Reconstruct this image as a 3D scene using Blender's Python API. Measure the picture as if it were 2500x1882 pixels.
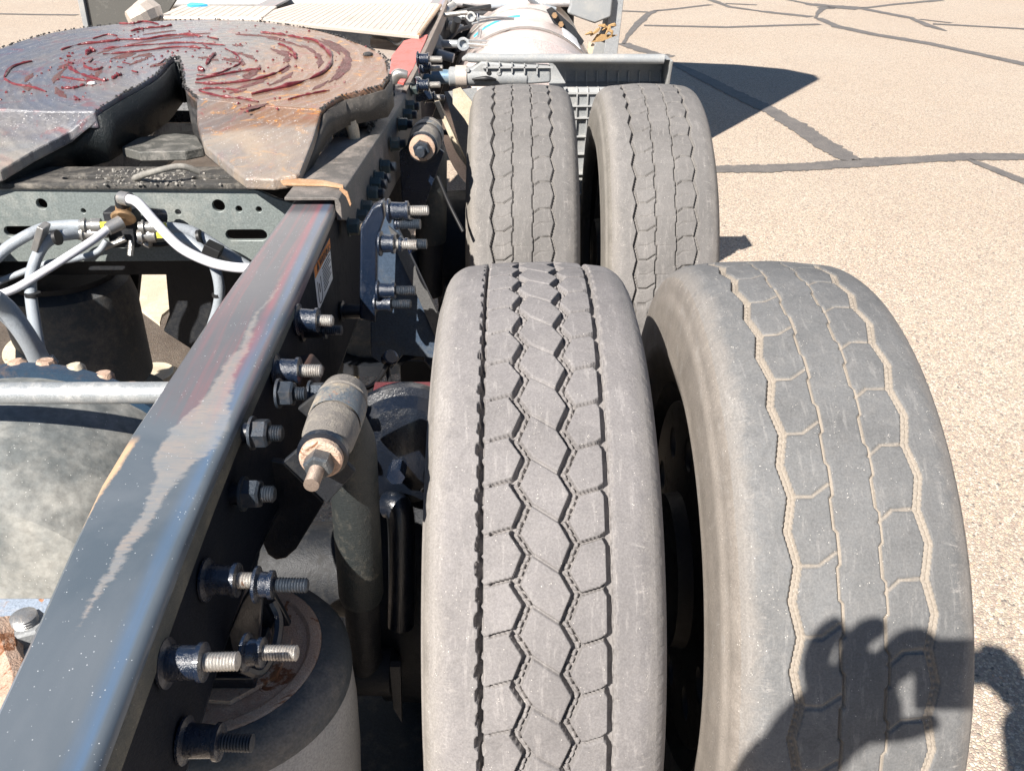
import bpy, math, random
import numpy as np
from mathutils import Matrix, Vector, noise
random.seed(7)
for _o in list(bpy.data.objects): bpy.data.objects.remove(_o)
SC = bpy.context.scene
COL = SC.collection
V = Vector
# ------------------------------------------------------------------ camera, sky, sun, exposure
F, PIT, YAW, ROLL = 2153.26, .5189, -.0039, -.0051
CAM = V((-.0313, 0, 1.4483))
fwd = V((math.sin(YAW)*math.cos(PIT), math.cos(YAW)*math.cos(PIT), -math.sin(PIT)))
r0 = V((math.cos(YAW), -math.sin(YAW), 0)); u0 = r0.cross(fwd)
rt = r0*math.cos(ROLL)+u0*math.sin(ROLL); up = -r0*math.sin(ROLL)+u0*math.cos(ROLL)
cd = bpy.data.cameras.new('camera'); cam = bpy.data.objects.new('camera', cd); COL.objects.link(cam)
cd.sensor_width = 36; cd.lens = 36*F/2500; cd.clip_start = .02; cd.clip_end = 500
cam.matrix_world = Matrix(((rt.x, up.x, -fwd.x, CAM.x), (rt.y, up.y, -fwd.y, CAM.y), (rt.z, up.z, -fwd.z, CAM.z), (0, 0, 0, 1)))
SC.camera = cam
SUND = V((.615, .93, -1)).normalized()          # the way the light travels
W = bpy.data.worlds.new('World'); SC.world = W; W.use_nodes = True
nt = W.node_tree; nt.nodes.clear()
o_ = nt.nodes.new('ShaderNodeOutputWorld'); b_ = nt.nodes.new('ShaderNodeBackground'); s_ = nt.nodes.new('ShaderNodeTexSky')
s_.sky_type = 'NISHITA'; s_.sun_disc = False
s_.sun_elevation = math.asin(-SUND.z); s_.sun_rotation = math.atan2(-SUND.x, -SUND.y)
s_.air_density = 1.0; s_.dust_density = .15; s_.ozone_density = 3.5
b_.inputs[1].default_value = .044
nt.links.new(s_.outputs[0], b_.inputs[0]); nt.links.new(b_.outputs[0], o_.inputs[0])
sd = bpy.data.lights.new('sun', 'SUN'); sd.energy = 5.0; sd.angle = math.radians(.53); sd.color = (1, .942, .868)
sun = bpy.data.objects.new('sun', sd); COL.objects.link(sun); sun.rotation_euler = SUND.to_track_quat('-Z', 'Y').to_euler(); sun.location = (-4, -6, 8)
SC.view_settings.view_transform = 'Standard'; SC.view_settings.look = 'None'; SC.view_settings.gamma = 1
SC.view_settings.use_curve_mapping = False; SC.view_settings.exposure = 1.02

# ------------------------------------------------------------------ helpers
def at(px, py, x=None, y=None, z=None, pl=None):
    """world point where the sight line through a spot of the 2212 px wide view meets a plane"""
    d = fwd+rt*((px*1.1302-1250)/F)-up*((py*1.1302-941)/F)
    if x is not None: t = (x-CAM.x)/d.x
    elif y is not None: t = (y-CAM.y)/d.y
    elif z is not None: t = (z-CAM.z)/d.z
    else:
        z0, y0, k = pl; t = (z0+k*(CAM.y-y0)-CAM.z)/(d.z-k*d.y)
    return CAM+d*t
WM = {}
def place(o, parent=None, M=None):
    M = M or Matrix.Identity(4); WM[o] = M
    COL.objects.link(o)
    if parent is not None:
        o.parent = parent; o.matrix_basis = WM[parent].inverted() @ M
    else: o.matrix_basis = M
    return o
def tag(o, label=None, cat=None, group=None, kind=None):
    for k, v in (('label', label), ('category', cat), ('group', group), ('kind', kind)):
        if v: o[k] = v
    return o
def empty(name, loc, parent=None, rot=None):
    o = bpy.data.objects.new(name, None); o.empty_display_size = .1
    M = Matrix.Translation(V(loc))
    if rot is not None: M = M @ rot
    return place(o, parent, M)
def basis(axis, hint=V((0, 0, 1))):
    a = V(axis).normalized()
    if abs(a.dot(hint)) > .97: hint = V((0, 1, 0))
    b = hint.cross(a).normalized(); c = a.cross(b)
    return a, b, c
def smooth_path(pts, n=6):
    P = [V(p) for p in pts]
    if len(P) < 3: return P
    out = []
    for i in range(len(P)-1):
        p0 = P[max(i-1, 0)]; p1 = P[i]; p2 = P[i+1]; p3 = P[min(i+2, len(P)-1)]
        for k in range(n):
            t = k/n
            out.append(.5*((2*p1)+(p2-p0)*t+(2*p0-5*p1+4*p2-p3)*t*t+(3*p1-p0-3*p2+p3)*t**3))
    out.append(P[-1]); return out
class MB:
    def __init__(s): s.v = []; s.f = []
    def add(s, vs, fs):
        n = len(s.v); s.v += [tuple(p) for p in vs]; s.f += [tuple(i+n for i in q) for q in fs]; return s
    def box(s, c, d, R=None):
        c = V(c); vs = []
        for sx in (-.5, .5):
            for sy in (-.5, .5):
                for sz in (-.5, .5):
                    p = V((sx*d[0], sy*d[1], sz*d[2])); vs.append(c+(R @ p if R else p))
        return s.add(vs, [(0, 1, 3, 2), (4, 6, 7, 5), (0, 4, 5, 1), (2, 3, 7, 6), (0, 2, 6, 4), (1, 5, 7, 3)])
    def lathe(s, p0, axis, prof, n=24, caps=True, ph=0.):
        a, b, c = basis(axis); p0 = V(p0); vs = []; fs = []
        for t, r in prof:
            for k in range(n):
                w = ph+2*math.pi*k/n; vs.append(p0+a*t+(b*math.cos(w)+c*math.sin(w))*r)
        for i in range(len(prof)-1):
            for k in range(n):
                k2 = (k+1) % n; fs.append((i*n+k, i*n+k2, (i+1)*n+k2, (i+1)*n+k))
        if caps: fs.append(tuple(range(n))[::-1]); fs.append(tuple((len(prof)-1)*n+k for k in range(n)))
        return s.add(vs, fs)
    def cyl(s, p0, p1, r, r1=None, n=20, bev=0):
        p0 = V(p0); p1 = V(p1); L = (p1-p0).length; r1 = r if r1 is None else r1
        pr = [(0, r), (L, r1)] if not bev else [(0, r-bev), (bev, r), (L-bev, r1), (L, r1-bev)]
        return s.lathe(p0, p1-p0, pr, n)
    def thread(s, p0, p1, r, pitch=.0028, n=16):
        p0 = V(p0); p1 = V(p1); L = (p1-p0).length; pr = []; t = 0
        while t < L-pitch*.5:
            pr += [(t, r*.86), (t+pitch*.5, r)]; t += pitch
        pr += [(L, r*.72)]
        return s.lathe(p0, p1-p0, pr, n)
    def tube(s, pts, r, n=12, sm=6, caps=True):
        P = smooth_path(pts, sm) if sm else [V(p) for p in pts]
        m = len(P); T = [(P[min(i+1, m-1)]-P[max(i-1, 0)]).normalized() for i in range(m)]
        _, b, c = basis(T[0]); vs = []; fs = []
        for i in range(m):
            b = (b-T[i]*b.dot(T[i])).normalized(); c = T[i].cross(b)
            ri = r if not callable(r) and not isinstance(r, (list, tuple)) else (r(i/(m-1)) if callable(r) else np.interp(i/(m-1), np.linspace(0, 1, len(r)), r))
            for k in range(n):
                w = 2*math.pi*k/n; vs.append(P[i]+(b*math.cos(w)+c*math.sin(w))*ri)
        for i in range(m-1):
            for k in range(n):
                k2 = (k+1) % n; fs.append((i*n+k, i*n+k2, (i+1)*n+k2, (i+1)*n+k))
        if caps: fs.append(tuple(range(n))[::-1]); fs.append(tuple((m-1)*n+k for k in range(n)))
        return s.add(vs, fs)
    def prism(s, pts, ext):
        P = [V(p) for p in pts]; e = V(ext); n = len(P)
        return s.add(P+[p+e for p in P], [tuple(range(n))[::-1], tuple(range(n, 2*n))]+[(i, (i+1) % n, n+(i+1) % n, n+i) for i in range(n)])
    def loft(s, rings, closed=True, caps=True):
        n = len(rings[0]); vs = [p for r in rings for p in r]; fs = []
        for i in range(len(rings)-1):
            for k in range(n if closed else n-1):
                k2 = (k+1) % n; fs.append((i*n+k, i*n+k2, (i+1)*n+k2, (i+1)*n+k))
        if caps and closed: fs.append(tuple(range(n))[::-1]); fs.append(tuple((len(rings)-1)*n+k for k in range(n)))
        return s.add(vs, fs)
    def mesh(s, name, mat, smooth=True, ang=38):
        me = bpy.data.meshes.new(name); me.from_pydata(s.v, [], s.f); me.materials.append(mat)
        import bmesh
        bm = bmesh.new(); bm.from_mesh(me); bmesh.ops.recalc_face_normals(bm, faces=bm.faces)
        if smooth:
            for f in bm.faces: f.smooth = True
            for e in bm.edges:
                if len(e.link_faces) == 2 and e.calc_face_angle(0) > math.radians(ang): e.smooth = False
        bm.to_mesh(me); bm.free()
        return me
    def build(s, name, mat, parent=None, bev=0, smooth=True, ang=38, local=False):
        """mesh in world coordinates -> object whose origin is the middle of the mesh"""
        P = np.array(s.v); c = V((P.min(0)+P.max(0))/2) if not local else V((0, 0, 0))
        s.v = [(p[0]-c.x, p[1]-c.y, p[2]-c.z) for p in s.v]
        o = bpy.data.objects.new(name, s.mesh(name, mat, smooth, ang))
        if bev:
            m = o.modifiers.new('bevel', 'BEVEL'); m.width = bev; m.segments = 2; m.limit_method = 'ANGLE'; m.angle_limit = math.radians(40); m.harden_normals = True
        return place(o, parent, Matrix.Translation(c))
def copy_part(src, parent, M):
    c = src.copy(); place(c, parent, M); return c
def holed(outer, holes, thick, O, X, Y, name, mat, parent, bev=0.):
    """flat plate with holes, drawn in the plane O + a X + b Y"""
    cu = bpy.data.curves.new(name, 'CURVE'); cu.dimensions = '2D'; cu.fill_mode = 'BOTH'; cu.extrude = thick/2; cu.bevel_depth = bev; cu.bevel_resolution = 1
    for lp in [outer]+holes:
        sp = cu.splines.new('POLY'); sp.points.add(len(lp)-1); sp.use_cyclic_u = True
        for q, p in zip(sp.points, lp): q.co = (p[0], p[1], 0, 1)
    t = bpy.data.objects.new(name, cu); COL.objects.link(t)
    me = bpy.data.meshes.new_from_object(t.evaluated_get(bpy.context.evaluated_depsgraph_get())); bpy.data.objects.remove(t)
    me.materials.clear(); me.materials.append(mat); me.name = name
    X = V(X).normalized(); Y = V(Y); Y = (Y-X*Y.dot(X)).normalized(); Z = X.cross(Y)
    M = Matrix(((X.x, Y.x, Z.x, O[0]), (X.y, Y.y, Z.y, O[1]), (X.z, Y.z, Z.z, O[2]), (0, 0, 0, 1)))
    return place(bpy.data.objects.new(name, me), parent, M)
def circ(cx, cy, r, n=20): return [(cx+r*math.cos(2*math.pi*k/n), cy+r*math.sin(2*math.pi*k/n)) for k in range(n)]
def slot(cx, cy, w, h, n=8):
    r = h/2; a = w/2-r
    return [(cx+a+r*math.cos(t), cy+r*math.sin(t)) for t in np.linspace(-math.pi/2, math.pi/2, n)]+[(cx-a+r*math.cos(t), cy+r*math.sin(t)) for t in np.linspace(math.pi/2, 3*math.pi/2, n)]

# ------------------------------------------------------------------ materials
class NT:
    def __init__(s, name):
        s.m = bpy.data.materials.new(name); s.m.use_nodes = True; s.t = s.m.node_tree
        s.b = s.t.nodes['Principled BSDF']
    def n(s, typ, **k):
        x = s.t.nodes.new('ShaderNode'+typ)
        for a, v in k.items(): setattr(x, a, v)
        return x
    def l(s, a, b): s.t.links.new(a, b)
    def set(s, sock, v):
        if hasattr(v, 'links') or isinstance(v, bpy.types.NodeSocket): s.l(v, sock)
        else: sock.default_value = v if not isinstance(v, tuple) or len(v) != 3 or sock.type != 'RGBA' else (*v, 1)
    def coord(s, scale=(1, 1, 1), out='Object'):
        c = s.n('TexCoord'); mp = s.n('Mapping'); s.l(c.outputs[out], mp.inputs[0]); mp.inputs['Scale'].default_value = scale; return mp.outputs[0]
    def geo(s, scale=(1, 1, 1)):
        c = s.n('NewGeometry'); mp = s.n('Mapping'); s.l(c.outputs['Position'], mp.inputs[0]); mp.inputs['Scale'].default_value = scale; return mp.outputs[0]
    def noise(s, vec, scale, det=4, rough=.6, dist=0):
        x = s.n('TexNoise'); s.l(vec, x.inputs['Vector']); x.inputs['Scale'].default_value = scale; x.inputs['Detail'].default_value = det
        x.inputs['Roughness'].default_value = rough; x.inputs['Distortion'].default_value = dist; return x.outputs['Fac']
    def voro(s, vec, scale, feat='F1', out='Distance'):
        x = s.n('TexVoronoi', feature=feat); s.l(vec, x.inputs['Vector']); x.inputs['Scale'].default_value = scale; return x.outputs[out]
    def ramp(s, fac, stops, interp='LINEAR'):
        x = s.n('ValToRGB'); s.l(fac, x.inputs[0]); cr = x.color_ramp; cr.interpolation = interp
        while len(cr.elements) > len(stops): cr.elements.remove(cr.elements[-1])
        while len(cr.elements) < len(stops): cr.elements.new(.5)
        for e, (p, c) in zip(cr.elements, stops): e.position = p; e.color = (*c, 1) if isinstance(c, tuple) else (c, c, c, 1)
        return x.outputs[0]
    def mix(s, fac, a, b, typ='MIX'):
        x = s.n('Mix', data_type='RGBA', blend_type=typ); s.set(x.inputs[0], fac); s.set(x.inputs[6], a); s.set(x.inputs[7], b); return x.outputs[2]
    def math(s, op, a, b=0., clamp=False):
        x = s.n('Math', operation=op); x.use_clamp = clamp; s.set(x.inputs[0], a); s.set(x.inputs[1], b); return x.outputs[0]
    def bump(s, h, st=.3, dist=.002, prev=None):
        x = s.n('Bump'); s.l(h, x.inputs['Height']); x.inputs['Strength'].default_value = st; x.inputs['Distance'].default_value = dist
        if prev is not None: s.l(prev, x.inputs['Normal'])
        return x.outputs[0]
    def out(s, col, rough=.6, metal=0., nrm=None, spec=None, coat=0):
        s.set(s.b.inputs['Base Color'], col); s.set(s.b.inputs['Roughness'], rough); s.set(s.b.inputs['Metallic'], metal)
        if nrm is not None: s.l(nrm, s.b.inputs['Normal'])
        if spec is not None: s.b.inputs['Specular IOR Level'].default_value = spec
        if coat: s.b.inputs['Coat Weight'].default_value = coat; s.b.inputs['Coat Roughness'].default_value = .15
        return s.m
def worn(name, base, dirt, amt=.5, scale=6, rough=.5, metal=0., speck=None, bump=.25, rust=None, rust_amt=.35, spec=None, coat=0, drough=.85, stretch=(1, 1, 1)):
    """paint or metal with patches of dirt, optional rust and pale specks"""
    t = NT(name); g = t.geo(stretch)
    n1 = t.noise(g, scale, 6, .65, .6); n2 = t.noise(g, scale*9, 5, .7); n3 = t.noise(g, scale*45, 3, .6)
    m = t.ramp(t.math('ADD', t.math('MULTIPLY', n1, .65), t.math('MULTIPLY', n2, .35)), [(.62-amt*.3, 0.), (.62-amt*.3+.16, 1.)])
    c = t.mix(t.math('MULTIPLY', m, .85), base, dirt)
    c = t.mix(.35, c, t.ramp(n3, [(.3, .25), (.7, .95)]), 'OVERLAY')
    rg = t.mix(m, (rough,)*3, (drough,)*3)
    met = metal
    if rust:
        n4 = t.noise(g, scale*2.3, 7, .72, 1.2); rm = t.ramp(n4, [(.72-rust_amt*.3, 0.), (.76-rust_amt*.3, 1.)])
        c = t.mix(rm, c, t.mix(t.ramp(n2, [(.35, 0.), (.65, 1.)]), rust, tuple(x*.5 for x in rust)))
    if speck:
        v = t.voro(g, 210); sp = t.ramp(v, [(.07, 1.), (.13, 0.)]); sel = t.ramp(t.noise(g, 60, 3), [(.52, 0.), (.56, 1.)])
        c = t.mix(t.math('MULTIPLY', sp, sel), c, speck)
    nr = t.bump(n3, bump, .0015, t.bump(n2, bump*.8, .003))
    return t.out(c, rg, met, nr, spec, coat)
def rubber(name, dark, dust, edge, filled=.5, blotch=.5, gcol=None):
    gcol = gcol or tuple(x*.95 for x in edge)
    t = NT(name); a = t.n('Attribute', attribute_name='groove'); b = t.n('Attribute', attribute_name='side'); g = t.coord()
    n1 = t.noise(g, 9, 6, .7, .5); n2 = t.noise(g, 60, 5, .75); n3 = t.noise(g, 420, 3, .7)
    gs = t.coord((140, 22, 22)) ; ns = t.noise(gs, 1, 4, .7)
    c = t.mix(t.ramp(n1, [(.3, 0.), (.7, 1.)]), dark, tuple(x*1.22 for x in dark))
    c = t.mix(t.math('MULTIPLY', t.ramp(n2, [(.45, 0.), (.72, 1.)]), .45), c, dust)
    nL = t.noise(g, 3.1, 6, .72, .9); c = t.mix(t.math('MULTIPLY', t.ramp(nL, [(.40, 0.), (.62, 1.)]), .55), c, tuple(x*.70 for x in dark))
    nM = t.noise(g, 22, 6, .78, 1.2); c = t.mix(t.math('MULTIPLY', t.ramp(nM, [(.54, 0.), (.64, 1.)]), .4), c, tuple(x*.68 for x in dark))
    # scuffed shoulder with patches of pale dust
    sh = t.math('ADD', b.outputs['Fac'], t.math('MULTIPLY', t.math('SUBTRACT', t.noise(g, 26, 6, .75, .8), .5), blotch*2.2))
    c = t.mix(t.math('MULTIPLY', t.ramp(sh, [(.42, 0.), (.86, 1.)]), .8), c, tuple(.5*x+.5*y for x, y in zip(dust, edge)))
    c = t.mix(t.math('MULTIPLY', t.ramp(t.math('ADD', b.outputs['Fac'], t.math('MULTIPLY', t.math('SUBTRACT', n2, .5), .06)), [(.975, 0.), (.995, 1.)]), .9), c, t.mix(t.ramp(t.noise(g, 14, 5, .7), [(.35, 0.), (.65, 1.)]), edge, tuple(.75*x for x in edge)))
    sc1 = t.noise(t.coord((31, 173, 141)), 1, 6, .8, 1.4); sc2 = t.math('MULTIPLY', t.ramp(sc1, [(.52, 0.), (.62, 1.)]), t.ramp(b.outputs['Fac'], [(.03, 0.), (.35, 1.), (.9, .15)]))
    sc2 = t.math('MULTIPLY', sc2, t.ramp(t.noise(g, 17, 4, .7, 1.), [(.42, 0.), (.62, 1.)])); c = t.mix(t.math('MULTIPLY', sc2, .5), c, (.36, .335, .31))
    c = t.mix(t.math('MULTIPLY', t.ramp(ns, [(.56, 0.), (.66, 1.)]), .25), c, tuple(min(1, x*1.5) for x in dust))
    gm = t.math('ADD', a.outputs['Fac'], t.math('MULTIPLY', t.math('SUBTRACT', n2, .5), .5))
    c = t.mix(t.math('MULTIPLY', t.ramp(gm, [(.12, 0.), (.55, 1.)]), filled), c, gcol)
    v = t.voro(g, 330); c = t.mix(t.math('MULTIPLY', t.ramp(v, [(.1, 1.), (.2, 0.)]), t.ramp(t.noise(g, 75), [(.58, 0.), (.63, 1.)])), c, (.62, .58, .52))
    c = t.mix(.3, c, t.ramp(n3, [(.25, .2), (.75, 1.)]), 'OVERLAY')
    nr = t.bump(n3, .35, .0008, t.bump(n2, .5, .0015, t.bump(ns, .15, .001)))
    return t.out(c, .82, 0, nr, .35)
BLK = worn('black_painted_steel', (.006, .009, .016), (.018, .019, .022), .35, 9, .28, 0, None, .35, None, spec=.6, coat=.4)
WEBM = worn('shaded_black_web', (.008, .011, .018), (.020, .022, .026), .35, 9, .6, 0, None, .35, None, spec=.15)
BLKD = worn('dull_black_steel', (.010, .012, .016), (.032, .031, .030), .45, 11, .55, 0, None, .4, (.12, .05, .025), .12)
BLUE = worn('dark_blue_gloss_paint', (.006, .013, .030), (.022, .03, .048), .3, 14, .26, 0, None, .5, None, spec=.7, coat=.5)
BOLTM = worn('bare_thread_steel', (.52, .50, .47), (.20, .17, .15), .5, 55, .34, .7, None, .4, (.30, .13, .06), .35)
BOLTD = worn('blackened_bolt_steel', (.03, .04, .055), (.09, .08, .075), .4, 40, .35, .3, None, .4, None)
NUTG = worn('greenish_grey_nut', (.06, .085, .085), (.14, .12, .1), .4, 50, .4, .2, None, .3, (.25, .12, .06), .1)
RUST = worn('rusty_steel_plate', (.44, .30, .22), (.56, .46, .37), .5, 12, .75, 0, None, .8, (.30, .12, .05), .5)
DUSTY = worn('dusty_cast_iron', (.12, .13, .13), (.36, .35, .32), .66, 1.7, .55, 0, (.7, .7, .66), .35, (.5, .33, .17), .12)
ALU = worn('dull_grey_pipe', (.33, .35, .36), (.46, .45, .43), .45, 14, .32, .35, None, .15, None)
ALUB = worn('pale_ribbed_aluminium', (.50, .435, .38), (.42, .355, .30), .35, 9, .42, .25, (.85, .8, .75), .2, None)
TANKM = worn('hazy_pinkish_aluminium', (.60, .50, .47), (.48, .42, .36), .35, 5, .38, .45, None, .12, None)
REDP = worn('faded_red_paint', (.52, .085, .07), (.38, .16, .13), .4, 10, .4, 0, None, .25, (.3, .1, .05), .1)
GREYP = worn('light_grey_plastic', (.25, .26, .265), (.34, .33, .31), .45, 10, .55, 0, None, .2, None)
GREYD = worn('grey_fairing_plastic', (.27, .28, .29), (.38, .36, .33), .35, 5, .3, 0, None, .1, None)
MARBLE = worn('smoked_grey_panel', (.085, .085, .08), (.16, .15, .13), .4, 7, .2, 0, None, .05, None, spec=.7)
HOSE = worn('silver_grey_hose', (.30, .33, .36), (.20, .21, .23), .35, 25, .42, 0, None, .35, None)
HOSEW = worn('pale_nylon_airline', (.58, .58, .62), (.45, .43, .42), .35, 25, .35, 0, None, .15, None)
FIT = worn('steel_fitting', (.42, .41, .39), (.25, .2, .16), .35, 50, .3, .7, None, .2, None)
BRASS = worn('dirty_brass', (.42, .27, .15), (.25, .18, .12), .4, 50, .4, .6, None, .3, None)
XMEM = worn('grey_green_crossmember_paint', (.185, .210, .205), (.27, .28, .26), .4, 6, .42, .1, (.5, .5, .48), .15, None)
RUBG = worn('grey_dusty_rubber', (.045, .055, .065), (.17, .155, .14), .45, 7, .6, 0, None, .3, None)
RUBB = worn('bellows_rubber', (.29, .29, .285), (.38, .365, .35), .5, 8, .6, 0, None, .25, None)
SHOCKM = worn('dirty_shock_tube', (.028, .033, .034), (.11, .10, .08), .42, 14, .5, .1, None, .5, (.3, .16, .07), .12)
BUSH = worn('dusty_bushing_rubber', (.17, .155, .14), (.36, .32, .26), .5, 22, .7, 0, None, .6, (.42, .2, .11), .2)
RIMM = worn('dark_wheel_steel', (.018, .018, .019), (.04, .038, .035), .4, 12, .5, .2, None, .3, None)
TAN = worn('tan_cast_part', (.50, .42, .31), (.62, .55, .44), .5, 9, .6, 0, None, .3, (.35, .2, .1), .1)
CABM = worn('white_cab_paint', (.6, .6, .6), (.5, .48, .45), .3, 2, .25, 0, None, .05, None)
YEL = worn('yellow_plastic', (.75, .7, .08), (.6, .5, .1), .2, 20, .5, 0, None, .1, None)
def plain(name, col, rough=.6, metal=0.):
    t = NT(name); g = t.geo(); n = t.noise(g, 40, 5); c = t.mix(.25, col, t.ramp(n, [(.3, .3), (.7, .9)]), 'OVERLAY'); return t.out(c, rough, metal, t.bump(n, .15, .001))
BLUET = plain('blue_tape', (.05, .38, .62)); WHITE = plain('white_label_paper', (.74, .74, .74)); ORANGE = plain('orange_print', (.75, .23, .04)); INK = plain('black_print', (.03, .03, .035))
BLACKP = plain('matt_black_plastic', (.015, .015, .016), .5); INKB = plain('blue_marker', (.03, .08, .25))
SKIN = plain('skin', (.52, .33, .25)); SHIRT = plain('grey_cotton', (.16, .17, .19)); JEANS = plain('denim', (.05, .08, .14)); HAIR = plain('brown_hair', (.06, .035, .02)); SHOE = plain('dark_shoe', (.03, .03, .03))
GLASSD = plain('black_glass', (.012, .012, .014), .12)
def rail_mat():
    t = NT('scraped_blue_grey_paint'); crv = lambda f, st_: t.ramp(t.math('MULTIPLY', f, .4), [(a*.4, b) for a, b in st_]); g = t.geo(); gl = t.geo((1, .12, 1))
    n1 = t.noise(g, 5, 5, .6, .5); n2 = t.noise(g, 70, 5, .75)
    c = t.mix(t.ramp(n1, [(.35, 0.), (.65, 1.)]), (.095, .120, .145), (.150, .172, .195))
    # reddish film along the further part of the flange
    pos = t.n('NewGeometry'); sp = t.n('SeparateXYZ'); t.l(pos.outputs['Position'], sp.inputs[0]); X, Y = sp.outputs[0], sp.outputs[1]
    kk = []
    for y_ in (.30, .36, .5, .6, .7, .8, .9, 1.0, 1.07, 2.4):
        z_ = float(np.interp(y_, (.36, 1.07), (.905, .97))); k_ = (CAM.z-z_)/(CAM.z-.97); kk.append((y_*k_, y_/2.5, k_-1))
    kf = t.math('ADD', crv(Y, [(a, c_) for a, b, c_ in kk]), 1.); Yo = t.math('MULTIPLY', crv(Y, [(a, b) for a, b, c_ in kk]), 2.5)
    X = t.math('ADD', t.math('DIVIDE', t.math('SUBTRACT', X, CAM.x), kf), CAM.x); Y = Yo
    far = t.ramp(t.math('ADD', Y, t.math('MULTIPLY', t.math('SUBTRACT', n1, .5), .8)), [(.8, 0.), (.98, 1.)])
    c = t.mix(t.math('MULTIPLY', far, .55), c, (.135, .118, .118))
    rs = t.noise(t.geo((90, 2.2, 1)), 1, 3, .5)
    c = t.mix(t.math('MULTIPLY', t.math('MULTIPLY', t.ramp(rs, [(.50, 0.), (.60, 1.)]), far), .30), c, (.33, .12, .13))
    xe = crv(Y, [(.36, .2915), (.572, .307), (.84, .319), (1.07, .3235), (1.55, .340)]); ed = t.math('SUBTRACT', t.math('MULTIPLY', X, -1.), xe)   # metres in from the right edge
    bl = t.math('MULTIPLY', t.ramp(ed, [(.008, 0.), (.011, 1.), (.016, 1.), (.026, 0.)]), t.ramp(t.noise(t.geo((60, 4, 1)), 1, 3), [(.3, .35), (.6, 1.)]))
    c = t.mix(t.math('MULTIPLY', bl, .38), c, (.09, .20, .38))
    rdd = t.math('MULTIPLY', t.math('MULTIPLY', t.ramp(ed, [(.020, 0.), (.026, 1.), (.034, 0.)]), far), .5); c = t.mix(rdd, c, (.40, .10, .13))
    # long scrape: distance from a wandering line
    wob = t.math('MULTIPLY', t.math('SUBTRACT', t.noise(t.geo((1, 1, 1)), 9, 3), .5), .05)
    cx = t.math('ADD', wob, -.352)
    dx = t.math('ABSOLUTE', t.math('SUBTRACT', X, cx))
    wid = crv(Y, [(.46, 0.), (.50, .005), (.58, .009), (.66, .012), (.70, .026), (.75, .036), (.80, .016), (.95, .007), (1.15, .003), (1.25, 0.)])
    edge = t.math('ADD', t.math('SUBTRACT', wid, dx), t.math('MULTIPLY', t.math('SUBTRACT', t.noise(t.geo((1, 3, 1)), 60, 6, .8), .55), .022))
    mk = t.math('MULTIPLY', t.ramp(edge, [(.0, 0.), (.0035, 1.)]), t.ramp(wid, [(.0, 0.), (.002, 1.)]))
    scr = t.mix(t.ramp(t.noise(g, 28, 5, .7), [(.4, 0.), (.62, 1.)]), (.31, .30, .285), (.40, .335, .285))
    scr = t.mix(t.ramp(t.noise(t.geo((40, 320, 40)), 1, 4, .7), [(.52, 0.), (.60, .55)]), scr, (.22, .24, .27))
    c = t.mix(t.math('MULTIPLY', mk, .55), c, scr)
    # bare orange left edge near the crossing scrape
    le = t.math('MULTIPLY', t.ramp(t.math('SUBTRACT', t.math('MULTIPLY', X, -1.), t.math('ADD', .398, t.math('MULTIPLY', n2, .01))), [(.0, 0.), (.003, 1.)]), t.ramp(Y, [(.58, 0.), (.6, 1.), (.72, 1.), (.74, 0.)]))
    c = t.mix(le, c, (.66, .45, .28))
    v = t.voro(g, 260); sel = t.ramp(t.noise(g, 90, 2), [(.55, 0.), (.58, 1.)])
    c = t.mix(t.math('MULTIPLY', t.ramp(v, [(.09, 1.), (.16, 0.)]), sel), c, (.62, .64, .66))
    rg = t.mix(mk, (.34,)*3, (.7,)*3)
    return t.out(c, rg, .15, t.bump(n2, .15, .001, t.bump(mk, .3, .0006)), .6, .2)
RAILM = rail_mat()
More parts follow.
